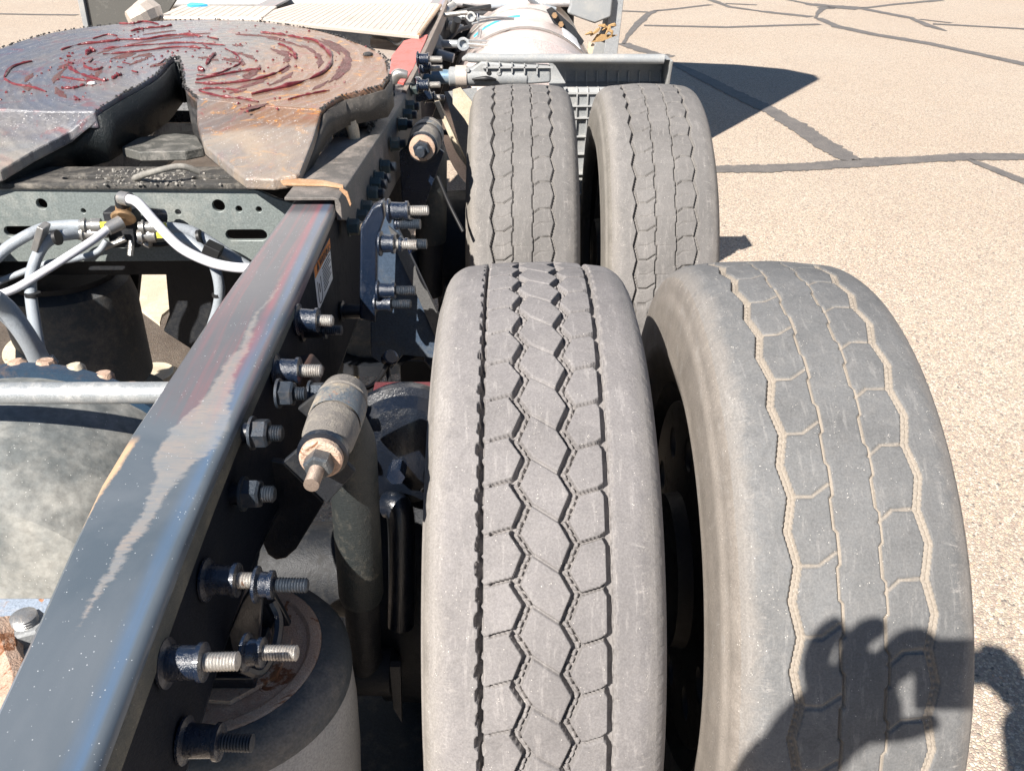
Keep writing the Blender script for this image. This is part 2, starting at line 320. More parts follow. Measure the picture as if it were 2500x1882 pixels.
def plate_mat():
    t = NT('greasy_top_plate'); g = t.geo(); pos = t.n('NewGeometry'); sp = t.n('SeparateXYZ'); t.l(pos.outputs['Position'], sp.inputs[0]); X, Y = sp.outputs[0], sp.outputs[1]
    # rings of scraped grease round the king-pin
    dx = t.math('SUBTRACT', X, -.74); dy = t.math('SUBTRACT', Y, 2.02); r = t.math('SQRT', t.math('ADD', t.math('MULTIPLY', dx, dx), t.math('MULTIPLY', dy, dy)))
    n1 = t.noise(g, 6, 6, .65, .8); n2 = t.noise(g, 40, 6, .75); n3 = t.noise(g, 220, 3)
    ring = t.math('SINE', t.math('MULTIPLY', t.math('ADD', r, t.math('MULTIPLY', n1, .05)), 260.))
    c = t.mix(t.ramp(n1, [(.35, 0.), (.65, 1.)]), (.115, .110, .110), (.195, .18, .172))
    brown = t.ramp(t.math('ADD', X, t.math('MULTIPLY', t.math('SUBTRACT', n1, .5), .5)), [(.0, 0.), (.25, 1.)])
    mp = t.n('MapRange'); t.l(X, mp.inputs[0]); mp.inputs[1].default_value = -.82; mp.inputs[2].default_value = -.42; bw = t.math('ADD', mp.outputs[0], t.math('MULTIPLY', t.math('SUBTRACT', n1, .5), 1.4))
    c = t.mix(t.math('MULTIPLY', t.ramp(bw, [(.35, 0.), (.8, 1.)]), .8), c, (.235, .12, .062))
    bl = t.ramp(t.math('SUBTRACT', .25, bw), [(.0, 0.), (.5, 1.)])
    c = t.mix(t.math('MULTIPLY', bl, .6), c, (.15, .175, .24))
    og = t.ramp(t.noise(t.geo((1, 1.6, 1)), 21, 6, .72, 1.), [(.57, 0.), (.63, 1.)])
    c = t.mix(t.math('MULTIPLY', og, t.ramp(bw, [(.1, 0.), (.7, .85)])), c, (.52, .22, .03))
    gr = t.math('MULTIPLY', t.ramp(ring, [(.35, 0.), (.9, 1.)]), t.ramp(n2, [(.42, 0.), (.6, 1.)]))
    c = t.mix(t.math('MULTIPLY', gr, .35), c, (.33, .31, .30))
    rd = t.ramp(t.noise(g, 15, 6, .7, 1.5), [(.545, 0.), (.65, 1.)])
    c = t.mix(t.math('MULTIPLY', rd, .5), c, (.25, .06, .06))
    ramp_ = t.ramp(t.math('SUBTRACT', 1.71, Y), [(.0, 0.), (.02, 1.)])
    c = t.mix(t.math('MULTIPLY', ramp_, .6), c, t.mix(t.ramp(n1, [(.42, 0.), (.66, 1.)]), (.27, .265, .25), (.42, .37, .30)))
    v = t.voro(g, 190); c = t.mix(t.math('MULTIPLY', t.ramp(v, [(.12, 1.), (.2, 0.)]), t.ramp(t.noise(g, 45), [(.52, 0.), (.56, 1.)])), c, (.75, .72, .7))
    nr = t.bump(ring, .35, .0012, t.bump(n2, .7, .004, t.bump(n3, .4, .001)))
    return t.out(c, t.ramp(n2, [(.3, .2), (.7, .5)]), .1, nr, .6, .25)
PLATEM = plate_mat()
def grease_mat():
    t = NT('dark_red_grease'); g = t.geo(); n = t.noise(g, 60, 4)
    c = t.mix(t.ramp(n, [(.35, 0.), (.7, 1.)]), (.09, .010, .016), (.22, .045, .048)); t.b.inputs['Subsurface Weight'].default_value = .0
    return t.out(c, .34, 0, t.bump(n, .9, .004), .5, .1)
GREASE = grease_mat()
SLUDGE = worn('black_greasy_sludge', (.03, .03, .032), (.20, .19, .18), .5, 70, .4, 0, (.6, .6, .6), 1., None)
def ground_mat():
    t = NT('exposed_chip_pavement'); g = t.geo()
    nb = t.noise(g, .55, 5, .6); nm = t.noise(g, 6, 5, .7)
    gw = t.n('VectorMath', operation='ADD'); t.l(g, gw.inputs[0]); nn = t.n('TexNoise'); t.l(g, nn.inputs['Vector']); nn.inputs['Scale'].default_value = 160; sc_ = t.n('VectorMath', operation='SCALE'); t.l(nn.outputs['Color'], sc_.inputs[0]); sc_.inputs[3].default_value = .006; t.l(sc_.outputs[0], gw.inputs[1])
    gg = gw.outputs[0]
    v = t.n('TexVoronoi'); t.l(gg, v.inputs['Vector']); v.inputs['Scale'].default_value = 145
    sx = t.n('SeparateXYZ'); t.l(v.outputs['Color'], sx.inputs[0])
    chip = t.ramp(sx.outputs[0], [(.0, (0.456, 0.383, 0.300)), (.14, (0.640, 0.528, 0.399)), (.28, (0.427, 0.337, 0.275)), (.40, (0.698, 0.602, 0.475)), (.54, (0.563, 0.436, 0.350)), (.66, (0.621, 0.511, 0.375)), (.78, (0.737, 0.647, 0.533)), (.88, (0.349, 0.282, 0.233)), (.94, (0.640, 0.456, 0.317)), (.97, (0.194, 0.174, 0.158))], 'CONSTANT')
    fill = (.36, .31, .265)
    d = t.voro(gg, 145, 'DISTANCE_TO_EDGE'); m = t.ramp(d, [(.03, 0.), (.12, 1.)])
    c = t.mix(m, fill, chip)
    v2 = t.n('TexVoronoi'); t.l(gg, v2.inputs['Vector']); v2.inputs['Scale'].default_value = 260; s2 = t.n('SeparateXYZ'); t.l(v2.outputs['Color'], s2.inputs[0])
    c = t.mix(.35, c, t.ramp(s2.outputs[1], [(.0, .35), (.5, .5), (1., .72)]), 'OVERLAY')
    c = t.mix(t.ramp(nb, [(.35, 0.), (.65, .45)]), c, (.90, .84, .80), 'MULTIPLY')
    c = t.mix(t.math('MULTIPLY', t.ramp(nm, [(.5, 0.), (.75, 1.)]), .25), c, (.42, .35, .29))
    nS = t.noise(g, 1.7, 7, .72, .8); c = t.mix(t.math('MULTIPLY', t.ramp(nS, [(.54, 0.), (.72, 1.)]), .28), c, (.40, .33, .27))
    dk_ = t.ramp(t.voro(gg, 31), [(.06, 1.), (.11, 0.)]); c = t.mix(t.math('MULTIPLY', dk_, t.ramp(t.noise(g, 9, 3), [(.5, 0.), (.56, .7)])), c, (.16, .14, .13))
    # shade under the truck, painted into the ground colour as dark brown
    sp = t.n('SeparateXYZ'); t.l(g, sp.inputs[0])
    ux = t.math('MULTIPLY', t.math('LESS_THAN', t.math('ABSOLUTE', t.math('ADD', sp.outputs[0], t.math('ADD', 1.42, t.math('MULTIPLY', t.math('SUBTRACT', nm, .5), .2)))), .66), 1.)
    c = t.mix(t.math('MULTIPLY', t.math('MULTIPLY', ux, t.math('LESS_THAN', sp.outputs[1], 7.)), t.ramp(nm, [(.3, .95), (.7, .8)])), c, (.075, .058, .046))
    hh = t.math('ADD', t.ramp(d, [(.0, 0.), (.25, 1.)]), t.math('MULTIPLY', sx.outputs[1], .6))
    return t.out(c, .85, 0, t.bump(hh, .55, .003), .3)
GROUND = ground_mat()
def seal_mat():
    t = NT('worn_crack_sealant'); g = t.geo(); n = t.noise(g, 8, 5, .7); n2 = t.noise(g, 130, 4, .7)
    c = t.mix(t.ramp(n, [(.35, 0.), (.7, 1.)]), (.125, .115, .108), (.185, .168, .152))
    c = t.mix(t.math('MULTIPLY', t.ramp(n2, [(.55, 0.), (.68, 1.)]), .5), c, (.45, .38, .31))
    return t.out(c, .6, 0, t.bump(n2, .4, .003), .4)
SEAL = seal_mat()

# ------------------------------------------------------------------ ground
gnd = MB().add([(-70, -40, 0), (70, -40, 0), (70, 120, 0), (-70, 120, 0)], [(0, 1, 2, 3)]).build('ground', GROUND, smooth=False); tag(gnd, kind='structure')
def cr(pts):  # crack in pixels of the enlarged upper right view: x, y, width
    random.seed(int(pts[0][0]*13+pts[0][1])); out = []
    for i in range(len(pts)-1):
        (x0, y0, w0), (x1, y1, w1) = pts[i], pts[i+1]; n = max(3, int(abs(x1-x0)+abs(y1-y0))//14)
        for k in range(n+(i == len(pts)-2)):
            t = k/n; out.append((x0+(x1-x0)*t, y0+(y1-y0)*t, w0+(w1-w0)*t))
    P = [at(x/2.5+1327.2, y/2.5, z=.004) for x, y, w in out]; m = len(P); vs = []
    for i, (x, y, w) in enumerate(out):
        a = P[max(i-1, 0)]; b = P[min(i+1, m-1)]; T = (b-a).normalized(); N = V((-T.y, T.x, 0))
        hp = at(x/2.5+1327.2, (y-w/2)/2.5, z=.004)-at(x/2.5+1327.2, (y+w/2)/2.5, z=.004)
        wp = (at((x+w/2)/2.5+1327.2, y/2.5, z=.004)-at((x-w/2)/2.5+1327.2, y/2.5, z=.004)).length
        h = 1.18*max(.006, min(abs(hp.dot(N)), .5*(abs(N.x)*wp+abs(hp.dot(N))) if abs(T.y) > abs(T.x)*1.5 else 9)/2)
        for sg in (1, -1):
            j = noise.noise(V((x*.05, y*.05+sg*9, 3)))*.32+noise.noise(V((x*.3, y*.3+sg*9, 3)))*.05
            vs.append(P[i]+N*sg*h*(1+j))
    fs = [(2*i, 2*i+1, 2*i+3, 2*i+2) for i in range(m-1)]
    o = MB().add(vs, fs).build('crack_seal', SEAL, smooth=False); tag(o, kind='structure')
for i, c_ in enumerate([
    [(290, 330, 14), (400, 380, 40), (520, 440, 52), (680, 520, 58), (850, 600, 62), (1000, 690, 85), (1150, 790, 95), (1285, 868, 70)],
    [(480, 915, 30), (800, 910, 36), (1080, 898, 34), (1400, 874, 42), (1620, 862, 30), (1900, 846, 34), (2300, 846, 28), (2600, 846, 28)],
    [(1910, 858, 20), (1990, 890, 34), (2100, 935, 36), (2230, 985, 40), (2400, 1060, 40)],
    [(45, 235, 34), (150, 272, 36), (250, 300, 22), (320, 306, 8)],
    [(48, 238, 30), (75, 190, 36), (130, 125, 40), (185, 75, 30), (228, 56, 14)],
    [(222, 60, 6), (340, 48, 6), (520, 26, 6)],
    [(-40, 58, 5), (60, 61, 5), (180, 66, 5)],
    [(160, 138, 6), (400, 143, 6), (600, 148, 7), (900, 138, 7), (1110, 132, 7)],
    [(480, -12, 18), (560, 15, 18), (620, 38, 14), (800, 63, 8), (1065, 92, 9)],
    [(1085, 100, 34), (1098, 72, 30), (1125, 48, 24), (1180, 38, 12)],
    [(930, -2, 10), (1050, 22, 12), (1170, 36, 14), (1340, 48, 16), (1600, 98, 18), (1700, 140, 26), (1790, 168, 8)],
    [(1340, 46, 7), (1500, 26, 7), (1760, 2, 9)],
    [(1100, 98, 26), (1200, 143, 26), (1400, 186, 22), (1700, 236, 22), (2000, 300, 24), (2230, 350, 28), (2500, 415, 28)],
    [(1650, 105, 4), (1820, 125, 4)], [(1720, 130, 6), (2000, 145, 6), (2300, 162, 6)], [(600, 20, 4), (770, 28, 4)],
    [(-3330, 76, 5), (-3100, 80, 5), (-2900, 82, 5)]]):
    cr(c_)

# ------------------------------------------------------------------ the truck
truck = empty('semi_truck', (-.76, 2.4, 0))
tag(truck, 'parked semi truck with bare rear frame, greasy fifth wheel and dusty dual tyres', 'truck')
T = truck
# --- wheels
def tri(x): x = x % 1.; return np.abs(x-.5)*2        # 1 at 0, 0 at .5
def zz(s, P, ph, fr):                                  # -1 at ph, +1 at ph+fr
    x = (s/P-ph) % 1.; return np.where(x < fr, -1+2*x/fr, 1-2*(x-fr)/(1-fr))
def band(v, lo, hi, e=.0009): return np.clip((v-lo)/e+.5, 0, 1)*np.clip((hi-v)/e+.5, 0, 1)
def seg(s, v, P, pts, w, e=.001):                      # thin cut through points (s in pitches, v in metres), repeated each pitch
    out = np.zeros_like(v)
    for (a0, v0), (a1, v1) in zip(pts[:-1], pts[1:]):
        sc = (a0+a1)/2*P; ss = (s-sc+P/2) % P-P/2+sc
        ax, ay = a0*P, v0; bx, by = a1*P, v1; L2 = (bx-ax)**2+(by-ay)**2
        t = np.clip(((ss-ax)*(bx-ax)+(v-ay)*(by-ay))/L2, 0, 1)
        d = np.hypot(ss-(ax+t*(bx-ax)), v-(ay+t*(by-ay))); out = np.maximum(out, np.clip((w/2-d)/e+.5, 0, 1))
    return out
def pat_block(s, v, C):
    P = C/57; hp = P/2
    sw = (s/hp) % 1.; saw = np.clip(np.minimum((sw-.05)*9, (.72-sw)*9), 0, 1)*(.75+.35*sw); nar = np.clip(1-np.abs(sw-.86)*9, 0, 1)
    g = .020*band(v, -.0712-.0046*saw*(.75+.25*np.sin(s*97)), -.0660-.0026*nar)
    z1 = -.025+.0068*zz(s, P, 0., .39); z2 = .0275+.0065*zz(s, P, .76, .43)
    for z_, ph in ((z1, 0.), (z2, .76)):
        m = band(v, z_-.0060, z_+.0056); g = np.maximum(g, .0135*m)
        k = (s/(P/7)) % 1.; alt = np.where((s/(P/7)) % 2. < 1, .0006, -.0006)
        chain = band(v, z_-.0010+alt, z_+.0030+alt, .0008)*np.clip((np.minimum(k, 1-k)-.10)*14, 0, 1)
        g = np.where(chain*m > 0, g-.0075*chain*m, g)
    sr = (s/P) % 1.
    corner = .0035*np.clip(1-np.abs(((sr-.07) % 1.)-.5)*0-np.abs((sr-.10+.5) % 1.-.5)*9, 0, 1)
    g = np.maximum(g, .015*band(v, .0660-corner, .0724+.0012*tri(s/hp)))
    g = np.maximum(g, .0035*band(v, .0722, .0752+.0022*np.round(tri(s/hp+.2))))
    g = np.maximum(g, .012*seg(s, v, P, [(.0, -.0580), (-.11, -.0355)], .0030)); g = np.maximum(g, .003*seg(s, v, P, [(.05, -.0665), (.0, -.0580)], .0030))
    g = np.maximum(g, .0045*seg(s, v, P, [(.40, -.0140), (.77, .0170)], .0030)*(.5+.5*np.sin(s*3.1)**2))
    g = np.maximum(g, .012*seg(s, v, P, [(1.19, .0385), (1.07, .0600), (.98, .0665)], .0030))
    return g
def pat_rib(fill, wide, NP):
    def f(s, v, C):
        P = C/NP
        z1 = -.0715+.0040*zz(s, P, .0, .5); z2 = .0715+.0042*zz(s, P, .68, .5)
        k0 = 1. if fill else 1.7; g = .0085*k0*band(v, z1-wide/2, z1+wide/2); g = np.maximum(g, .0065*k0*band(v, z2-wide/2, z2+wide/2))
        for z_ in (z1, z2): g = g-.0028*band(v, z_-.0006, z_+.0016)*np.clip((np.abs(((s/(P/9)) % 1.)-.5)-.12)*9, 0, 1)*(g > .004)
        i1 = -.0243+.0017*np.sign(np.sin(2*math.pi*s/P))*np.clip(np.abs(np.sin(2*math.pi*s/P))*6, 0, 1); i2 = .0232+.0017*np.sign(np.sin(2*math.pi*(s/P+.3)))*np.clip(np.abs(np.sin(2*math.pi*(s/P+.3)))*6, 0, 1)
        w = .0030
        gd = .0065 if fill else .010; g = np.maximum(g, gd*band(v, i1-w/2, i1+w/2)); g = np.maximum(g, gd*band(v, i2-w/2, i2+w/2))
        sw = .0042 if fill else .0028; dp = .0028 if fill else .0075
        g = np.maximum(g, dp*seg(s, v, P, [(.5, -.067), (.5, -.0455), (.31, -.0258)], sw))
        g = np.maximum(g, dp*seg(s, v, P, [(.68, .067), (.70, .0395), (.88, .0235)], sw))
        if not fill:
            g = np.maximum(g, .0022*seg(s, v, P, [(.0, -.0225), (.02, .0215)], .0014)); g = np.maximum(g, .003*seg(s, v, P, [(1.0, -.064), (1.0, -.0455), (.84, -.0258)], .0012)); g = np.maximum(g, .003*seg(s, v, P, [(.18, .064), (.20, .0395), (.38, .0235)], .0012))
        return g
    return f
def make_tyre(name, mat, parent, cx, cy, R, pattern, dv, ds, vis, sidew, pitchnotch=46):
    cx0 = V((cx, cy, R)); C = 2*math.pi*R
    tv = np.arange(-.1215, .1216, dv); prof = [(x, R-.0045*(x/.0715)**2*.75-np.clip((abs(x)-.098)/.0235, 0, 1)**2*.0085) for x in tv]
    rl = prof[0][1]
    sideL = [(.1262, rl-.006), (.1300, rl-.013), (.1328, rl-.022), (.1350, rl-.034), (.1372, rl-.036), (.1385, rl-.05), (.1408, rl-.07), (.1420, rl-.09), (.1412, rl-.11), (.1425, rl-.114), (.1400, rl-.125), (.134, rl-.145), (.124, rl-.163), (.116, rl-.172), (.106, rl-.176)]
    full = [(-x, r) for x, r in sideL][::-1]+prof+[(x, r) for x, r in sideL]
    X = np.array([p[0] for p in full]); Rr = np.array([p[1] for p in full]); ns = len(sideL)
    a0, a1 = [math.radians(q) for q in vis]
    fine = np.arange(a0, a1, ds/R); coarse = np.linspace(a1, a0+2*math.pi, 220)[:-1]
    A = np.concatenate([fine, coarse])                # angle from the top towards the camera (-Y)
    S = A*R; SS, XX = np.meshgrid(S, X, indexing='ij'); G = np.zeros_like(SS); sl = slice(ns, ns+len(tv))
    G[:, sl] = pattern(SS[:, sl], XX[:, sl], C)
    # little notches where tread and sidewall meet
    side = np.clip((np.abs(XX)-.088)/.038, 0, 1)
    if sidew == 'n': side = np.where(XX > 0, side*.9, side)
    kk = (SS/(C/(pitchnotch*2))) % 1.; nk = (.0024*(kk < .30)+.0012*((kk > .5) & (kk < .62)))
    e = (np.abs(np.abs(XX)-.1262) < .0032)
    RR = Rr[None, :]-G-nk*e
    RR += .0006*np.sin(SS*37+XX*60)*np.clip(1-np.abs(XX)/.12, 0, 1)
    Y = -RR*np.sin(A)[:, None]; Z = RR*np.cos(A)[:, None]
    na, nx = XX.shape; co = np.stack([XX, Y, Z], -1).reshape(-1, 3)
    i = np.arange(na)[:, None]; j = np.arange(nx-1)[None, :]; i2 = (i+1) % na
    q = np.stack([i*nx+j, i2*nx+j, i2*nx+j+1, i*nx+j+1], -1).reshape(-1, 4)
    me = bpy.data.meshes.new(name); me.vertices.add(len(co)); me.vertices.foreach_set('co', co.ravel())
    me.loops.add(q.size); me.loops.foreach_set('vertex_index', q.ravel().astype(np.int32))
    me.polygons.add(len(q)); me.polygons.foreach_set('loop_start', np.arange(0, q.size, 4, dtype=np.int32)); me.polygons.foreach_set('loop_total', np.full(len(q), 4, np.int32))
    me.polygons.foreach_set('use_smooth', np.ones(len(q), bool)); me.update(); me.validate()
    at1 = me.attributes.new('groove', 'FLOAT', 'POINT'); at1.data.foreach_set('value', np.clip(G/.006, 0, 1).ravel().astype(np.float32))
    at2 = me.attributes.new('side', 'FLOAT', 'POINT'); at2.data.foreach_set('value', side.ravel().astype(np.float32))
    me.materials.append(mat)
    return place(bpy.data.objects.new(name, me), parent, Matrix.Translation(cx0))
RB_A = rubber('grey_dusty_tread_rubber', (.175, .165, .164), (.25, .235, .225), (.265, .245, .225), .10, .40)
RB_B = rubber('blue_grey_tread_rubber', (.126, .127, .128), (.20, .192, .183), (.235, .208, .182), .9, .5, (.262, .228, .190))
RB_C = rubber('brownish_grey_tread_rubber', (.145, .138, .133), (.215, .20, .19), (.225, .208, .185), .08, .5)
R1, R2 = .4886, .4886; AY = 1.0861; AY2 = AY+1.32; XO = .338
def wheel(label, cx, cy, mat, pat, dv, ds, vis, inner):
    w = empty('wheel', (cx, cy, R1), T); tag(w, label)
    make_tyre('tyre', mat, w, cx, cy, R1, pat, dv, ds, vis, 'n' if inner else 'w')
    s = 1 if inner else -1     # dished discs of a dual pair meet back to back
    base = WM[w]
    rim = MB(); c = V((cx, cy, R1))
    rim.lathe(c, (1, 0, 0), [(-.118, .300), (-.120, .310), (-.108, .312), (-.104, .290), (-.06, .272), (.0, .262), (.06, .272), (.104, .290), (.108, .312), (.120, .310), (.118, .300), (.10, .282), (.06, .262), (0, .252), (-.06, .262), (-.1, .282), (-.118, .300)], 64, caps=False)
    rim.build('rim', RIMM, w)
    # disc with hand holes
    X0 = cx+s*.10
    holes = [circ(.205*math.cos(a), .205*math.sin(a), .027, 16) for a in np.arange(10)*math.pi/5+.2]
    holed(circ(0, 0, .268, 48), holes, .011, (X0, cy, R1), (0, 1, 0), (0, 0, 1), 'wheel_disc', RIMM, w, .002)
    hb = MB(); hb.lathe((X0-.03, cy, R1), (1, 0, 0), [(0, .12), (.06, .13), (.065, .11)], 32); hb.build('hub', RIMM, w)
    return w
wheel('near inner wheel with deep zigzag block tread', 0, AY, RB_A, pat_block, .00105, .0013, (-34, 108), True)
wheel('near outer wheel with smoother blue-grey ribbed tread', XO, AY, RB_B, pat_rib(True, .0095, 41), .00135, .0017, (-34, 108), False)
wheel('far inner wheel, ribbed tread with thin dark grooves', -.011, AY2, RB_C, pat_rib(False, .0058, 45), .0015, .0019, (-30, 80), True)
wheel('far outer wheel, ribbed tread with thin dark grooves', XO-.011, AY2, RB_C, pat_rib(False, .0062, 45), .0015, .0019, (-30, 80), False)

# --- frame rails
st_o = [(.335, -.370, -.2895), (.36, -.3725, -.2915), (.459, -.385, -.2990), (.572, -.401, -.3070), (.66, -.412, -.3120), (.75, -.4165, -.316), (.84, -.417, -.319), (1.07, -.420, -.3235), (1.55, -.414, -.340), (1.8, -.414, -.334), (2.3, -.414, -.33), (3.0, -.414, -.33), (5.2, -.414, -.33)]
st = []
for y, xl, xr in st_o:      # the frame end drops slightly towards its tip
    z = float(np.interp(y, (.36, 1.07), (.905, .97))); k = (CAM.z-z)/(CAM.z-.97); st.append((y*k, CAM.x+(xl-CAM.x)*k, CAM.x+(xr-CAM.x)*k, z))
def thk(y): return float(np.interp(y, (.55, 1.15), (.033, .016)))
def ring_top(y, xl, xr, z, r=.010):
    th = thk(y)
    P = [(xl, y, z-th), (xl, y, z-.004), (xl+.004, y, z)]
    for a in np.linspace(90, 0, 5): P.append((xr-r+r*math.cos(math.radians(a)), y, z-r+r*math.sin(math.radians(a))))
    P.append((xr, y, z-th)); return P
fr = empty('frame_rail', (-.37, 2.6, .84), T)
def wh(y): return float(np.interp(y, (.40, .80, 1.3), (.165, .175, .27)))
MB().loft([ring_top(*q) for q in st]).build('flange', RAILM, fr)
MB().loft([[(xr-.002, y, z-.007), (xr+.0012, y, z-.013), (xr+.0012, y, z-thk(y)-.0005), (xr-.001, y, z-thk(y)-.0005)] for y, xl, xr, z in st[:8]]).build('flange_edge', worn('olive_scuffed_edge', (.085, .085, .072), (.17, .155, .12), .5, 18, .6, 0, (.4, .36, .28), .5), fr)
MB().loft([[(xr-.018, y, z-thk(y)), (xr-.002, y, z-thk(y)), (xr-.002, y, z-wh(y)), (xr-.018, y, z-wh(y))] for y, xl, xr, z in st]).build('web', WEBM, fr)
MB().loft([[(xl, y, z-wh(y)-.001), (xr-.004, y, z-wh(y)-.001), (xr-.004, y, z-wh(y)-.009), (xl, y, z-wh(y)-.009)] for y, xl, xr, z in st]).build('bottom_flange', BLK, fr)
fl = empty('frame_rail', (-1.15, 2.6, .84), T)
MB().box((-1.145, 2.65, .965), (.09, 5.1, .009)).build('flange', RAILM, fl)
MB().box((-1.186, 2.65, .83), (.008, 5.1, .26)).build('web', BLK, fl)
MB().box((-1.145, 2.65, .695), (.09, 5.1, .009)).build('bottom_flange', BLK, fl)

# --- warning sticker on the web
Ssx = -.333
q = [at(714, 515, x=Ssx), at(721, 602, x=Ssx), at(684, 672, x=Ssx), at(673, 579, x=Ssx)]
y0s, y1s = 1.212, 1.36; z0s, z1s = .872, .945; 
stk = empty('warning_sticker', (-.333, 1.28, .91), T); tag(stk, 'white safety sticker with orange header on the black rail web')
def sq(u, v): # u 0 left .. 1 right (away), v 0 bottom .. 1 top
    a = q[3].lerp(q[0], u); b = q[2].lerp(q[1], u); p = b.lerp(a, v); return p
def spatch(u0_, u1_, v0_, v1_, off, name, m):
    P = [sq(u0_, v0_), sq(u1_, v0_), sq(u1_, v1_), sq(u0_, v1_)]
    xw = [np.interp(p.y, [s_[0] for s_ in st], [s_[2] for s_ in st])-.002+off for p in P]
    MB().prism([(x, p.y, p.z) for x, p in zip(xw, P)], (.0006, 0, 0)).build(name, m, stk, smooth=False)
spatch(0, 1, 0, 1, .0004, 'label_sheet', WHITE); spatch(0, 1, .76, 1, .0011, 'orange_header', ORANGE)
def stext(txt, u_, v_, size, name):
    cu = bpy.data.curves.new(name, 'FONT'); cu.body = txt; cu.size = size; cu.extrude = .0002; t = bpy.data.objects.new(name, cu); COL.objects.link(t)
    me = bpy.data.meshes.new_from_object(t.evaluated_get(bpy.context.evaluated_depsgraph_get())); bpy.data.objects.remove(t); me.materials.clear(); me.materials.append(INK)
    p = sq(u_, v_); X = (sq(1, v_)-sq(0, v_)).normalized(); Yv = (sq(u_, 1)-sq(u_, 0)).normalized(); Z = V((1, 0, 0)); Yv = Z.cross(X).normalized()
    x = np.interp(p.y, [s_[0] for s_ in st], [s_[2] for s_ in st])-.002+.0022
    place(bpy.data.objects.new(name, me), stk, Matrix(((X.x, Yv.x, Z.x, x), (X.y, Yv.y, Z.y, p.y), (X.z, Yv.z, Z.z, p.z), (0, 0, 0, 1))))
stext('\u25B2 WARNING', .12, .82, .017, 'warning_heading')
for k in range(8): spatch(.42, .42+[.5, .46, .52, .38, .5, .44, .5, .3][k], .66-.075*k, .68-.075*k, .0011, 'text_line', INK)
tb = [sq(.1+.06*0, .6), sq(.1, .12), sq(.28, .12), sq(.28, .6)]
MB().tube([(np.interp(p.y, [s_[0] for s_ in st], [s_[2] for s_ in st])-.001, p.y, p.z) for p in tb], .0008, 6, 4).build('pictogram', INK, stk)
spatch(.17, .2, .3, .5, .0011, 'exclamation_mark', INK)

# --- hardware
def stud(base, ax, L=.06, r=.0115, wr=.026, sleeve=.035, tm=BOLTM, nm=BLUE, tip=.03, name='stud'):
    """flanged sleeve nut on a threaded stud"""
    a = (V(ax)+V((0, random.uniform(-.05, .05), random.uniform(-.04, .04)))).normalized(); b = V(base); tip *= random.uniform(.85, 1.15)
    r *= .80; wr *= .92; sleeve *= .92
    o = empty(name, b, T)
    MB().lathe(b, a, [(0, wr*.8), (.002, wr), (.0045, wr), (.0065, wr*.72), (sleeve-.006, wr*.66), (sleeve-.005, wr*.78), (sleeve-.001, wr*.78), (sleeve, wr*.6)], 22).build('sleeve_nut', nm, o)
    MB().thread(b+a*(sleeve-.002), b+a*(sleeve+tip), r).build('thread', tm, o)
    return o
def hexbolt(base, ax, w=.015, h=.014, tip=.012, r=.008, nm=NUTG, tm=BOLTD, name='bolt', wash=True):
    a = V(ax).normalized(); b = V(base); o = empty(name, b, T)
    if wash: MB().lathe(b, a, [(0, w*1.15), (.003, w*1.15)], 20).build('washer', nm, o)
    MB().lathe(b+a*.003, a, [(0, w), (h*.85, w), (h, w*.86)], 6, ph=random.random()).build('nut', nm, o, smooth=False)
    if tip: MB().thread(b+a*h, b+a*(h+tip), r).build('thread', tm, o)
    return o
def railx(y): return float(np.interp(y, [s_[0] for s_ in st], [s_[2] for s_ in st]))-.002
def onrail(px, py):
    p = at(px, py, x=-.325)
    p = at(px, py, x=railx(p.y)); return p
hx = V((1, -.02, .0))
for px, py, L_, sl_, tp_, m_ in ((640, 690, .05, .034, .02, BOLTM), (592, 800, .05, .036, .028, BOLTM), (440, 1252, .07, .038, .030, BOLTM), (352, 1432, .07, .040, .032, BOLTM), (392, 1598, .07, .040, .030, BOLTD)):
    p = onrail(px, py); stud(p+V((.0, 0, 0)), hx, r=.0105, wr=.0235, sleeve=sl_, tip=tp_, tm=m_)
for px, py in ((520, 935), (500, 1066)):
    p = onrail(px, py); MB().cyl(p, p+hx*.012, .012, n=20).build('spacer', BLK, T); hexbolt(p+hx*.012, hx, .0165, .017, .018, .0095, BOLTD, BOLTD)
# studs below the near upper ones
p = onrail(650, 712); stud(p, hx, r=.009, wr=.018, sleeve=.04, tip=.02, tm=BOLTD, nm=BLK)
# hanger bracket hanging from the rail, black blade
MB().prism([at(*c, y=.90) for c in ((520, 1062), (560, 990), (612, 1000), (700, 1086), (640, 1186), (618, 1206), (596, 1210), (578, 1198), (556, 1150))], (0, .01, 0)).build('shock_hanger', BLK, T, bev=.002)

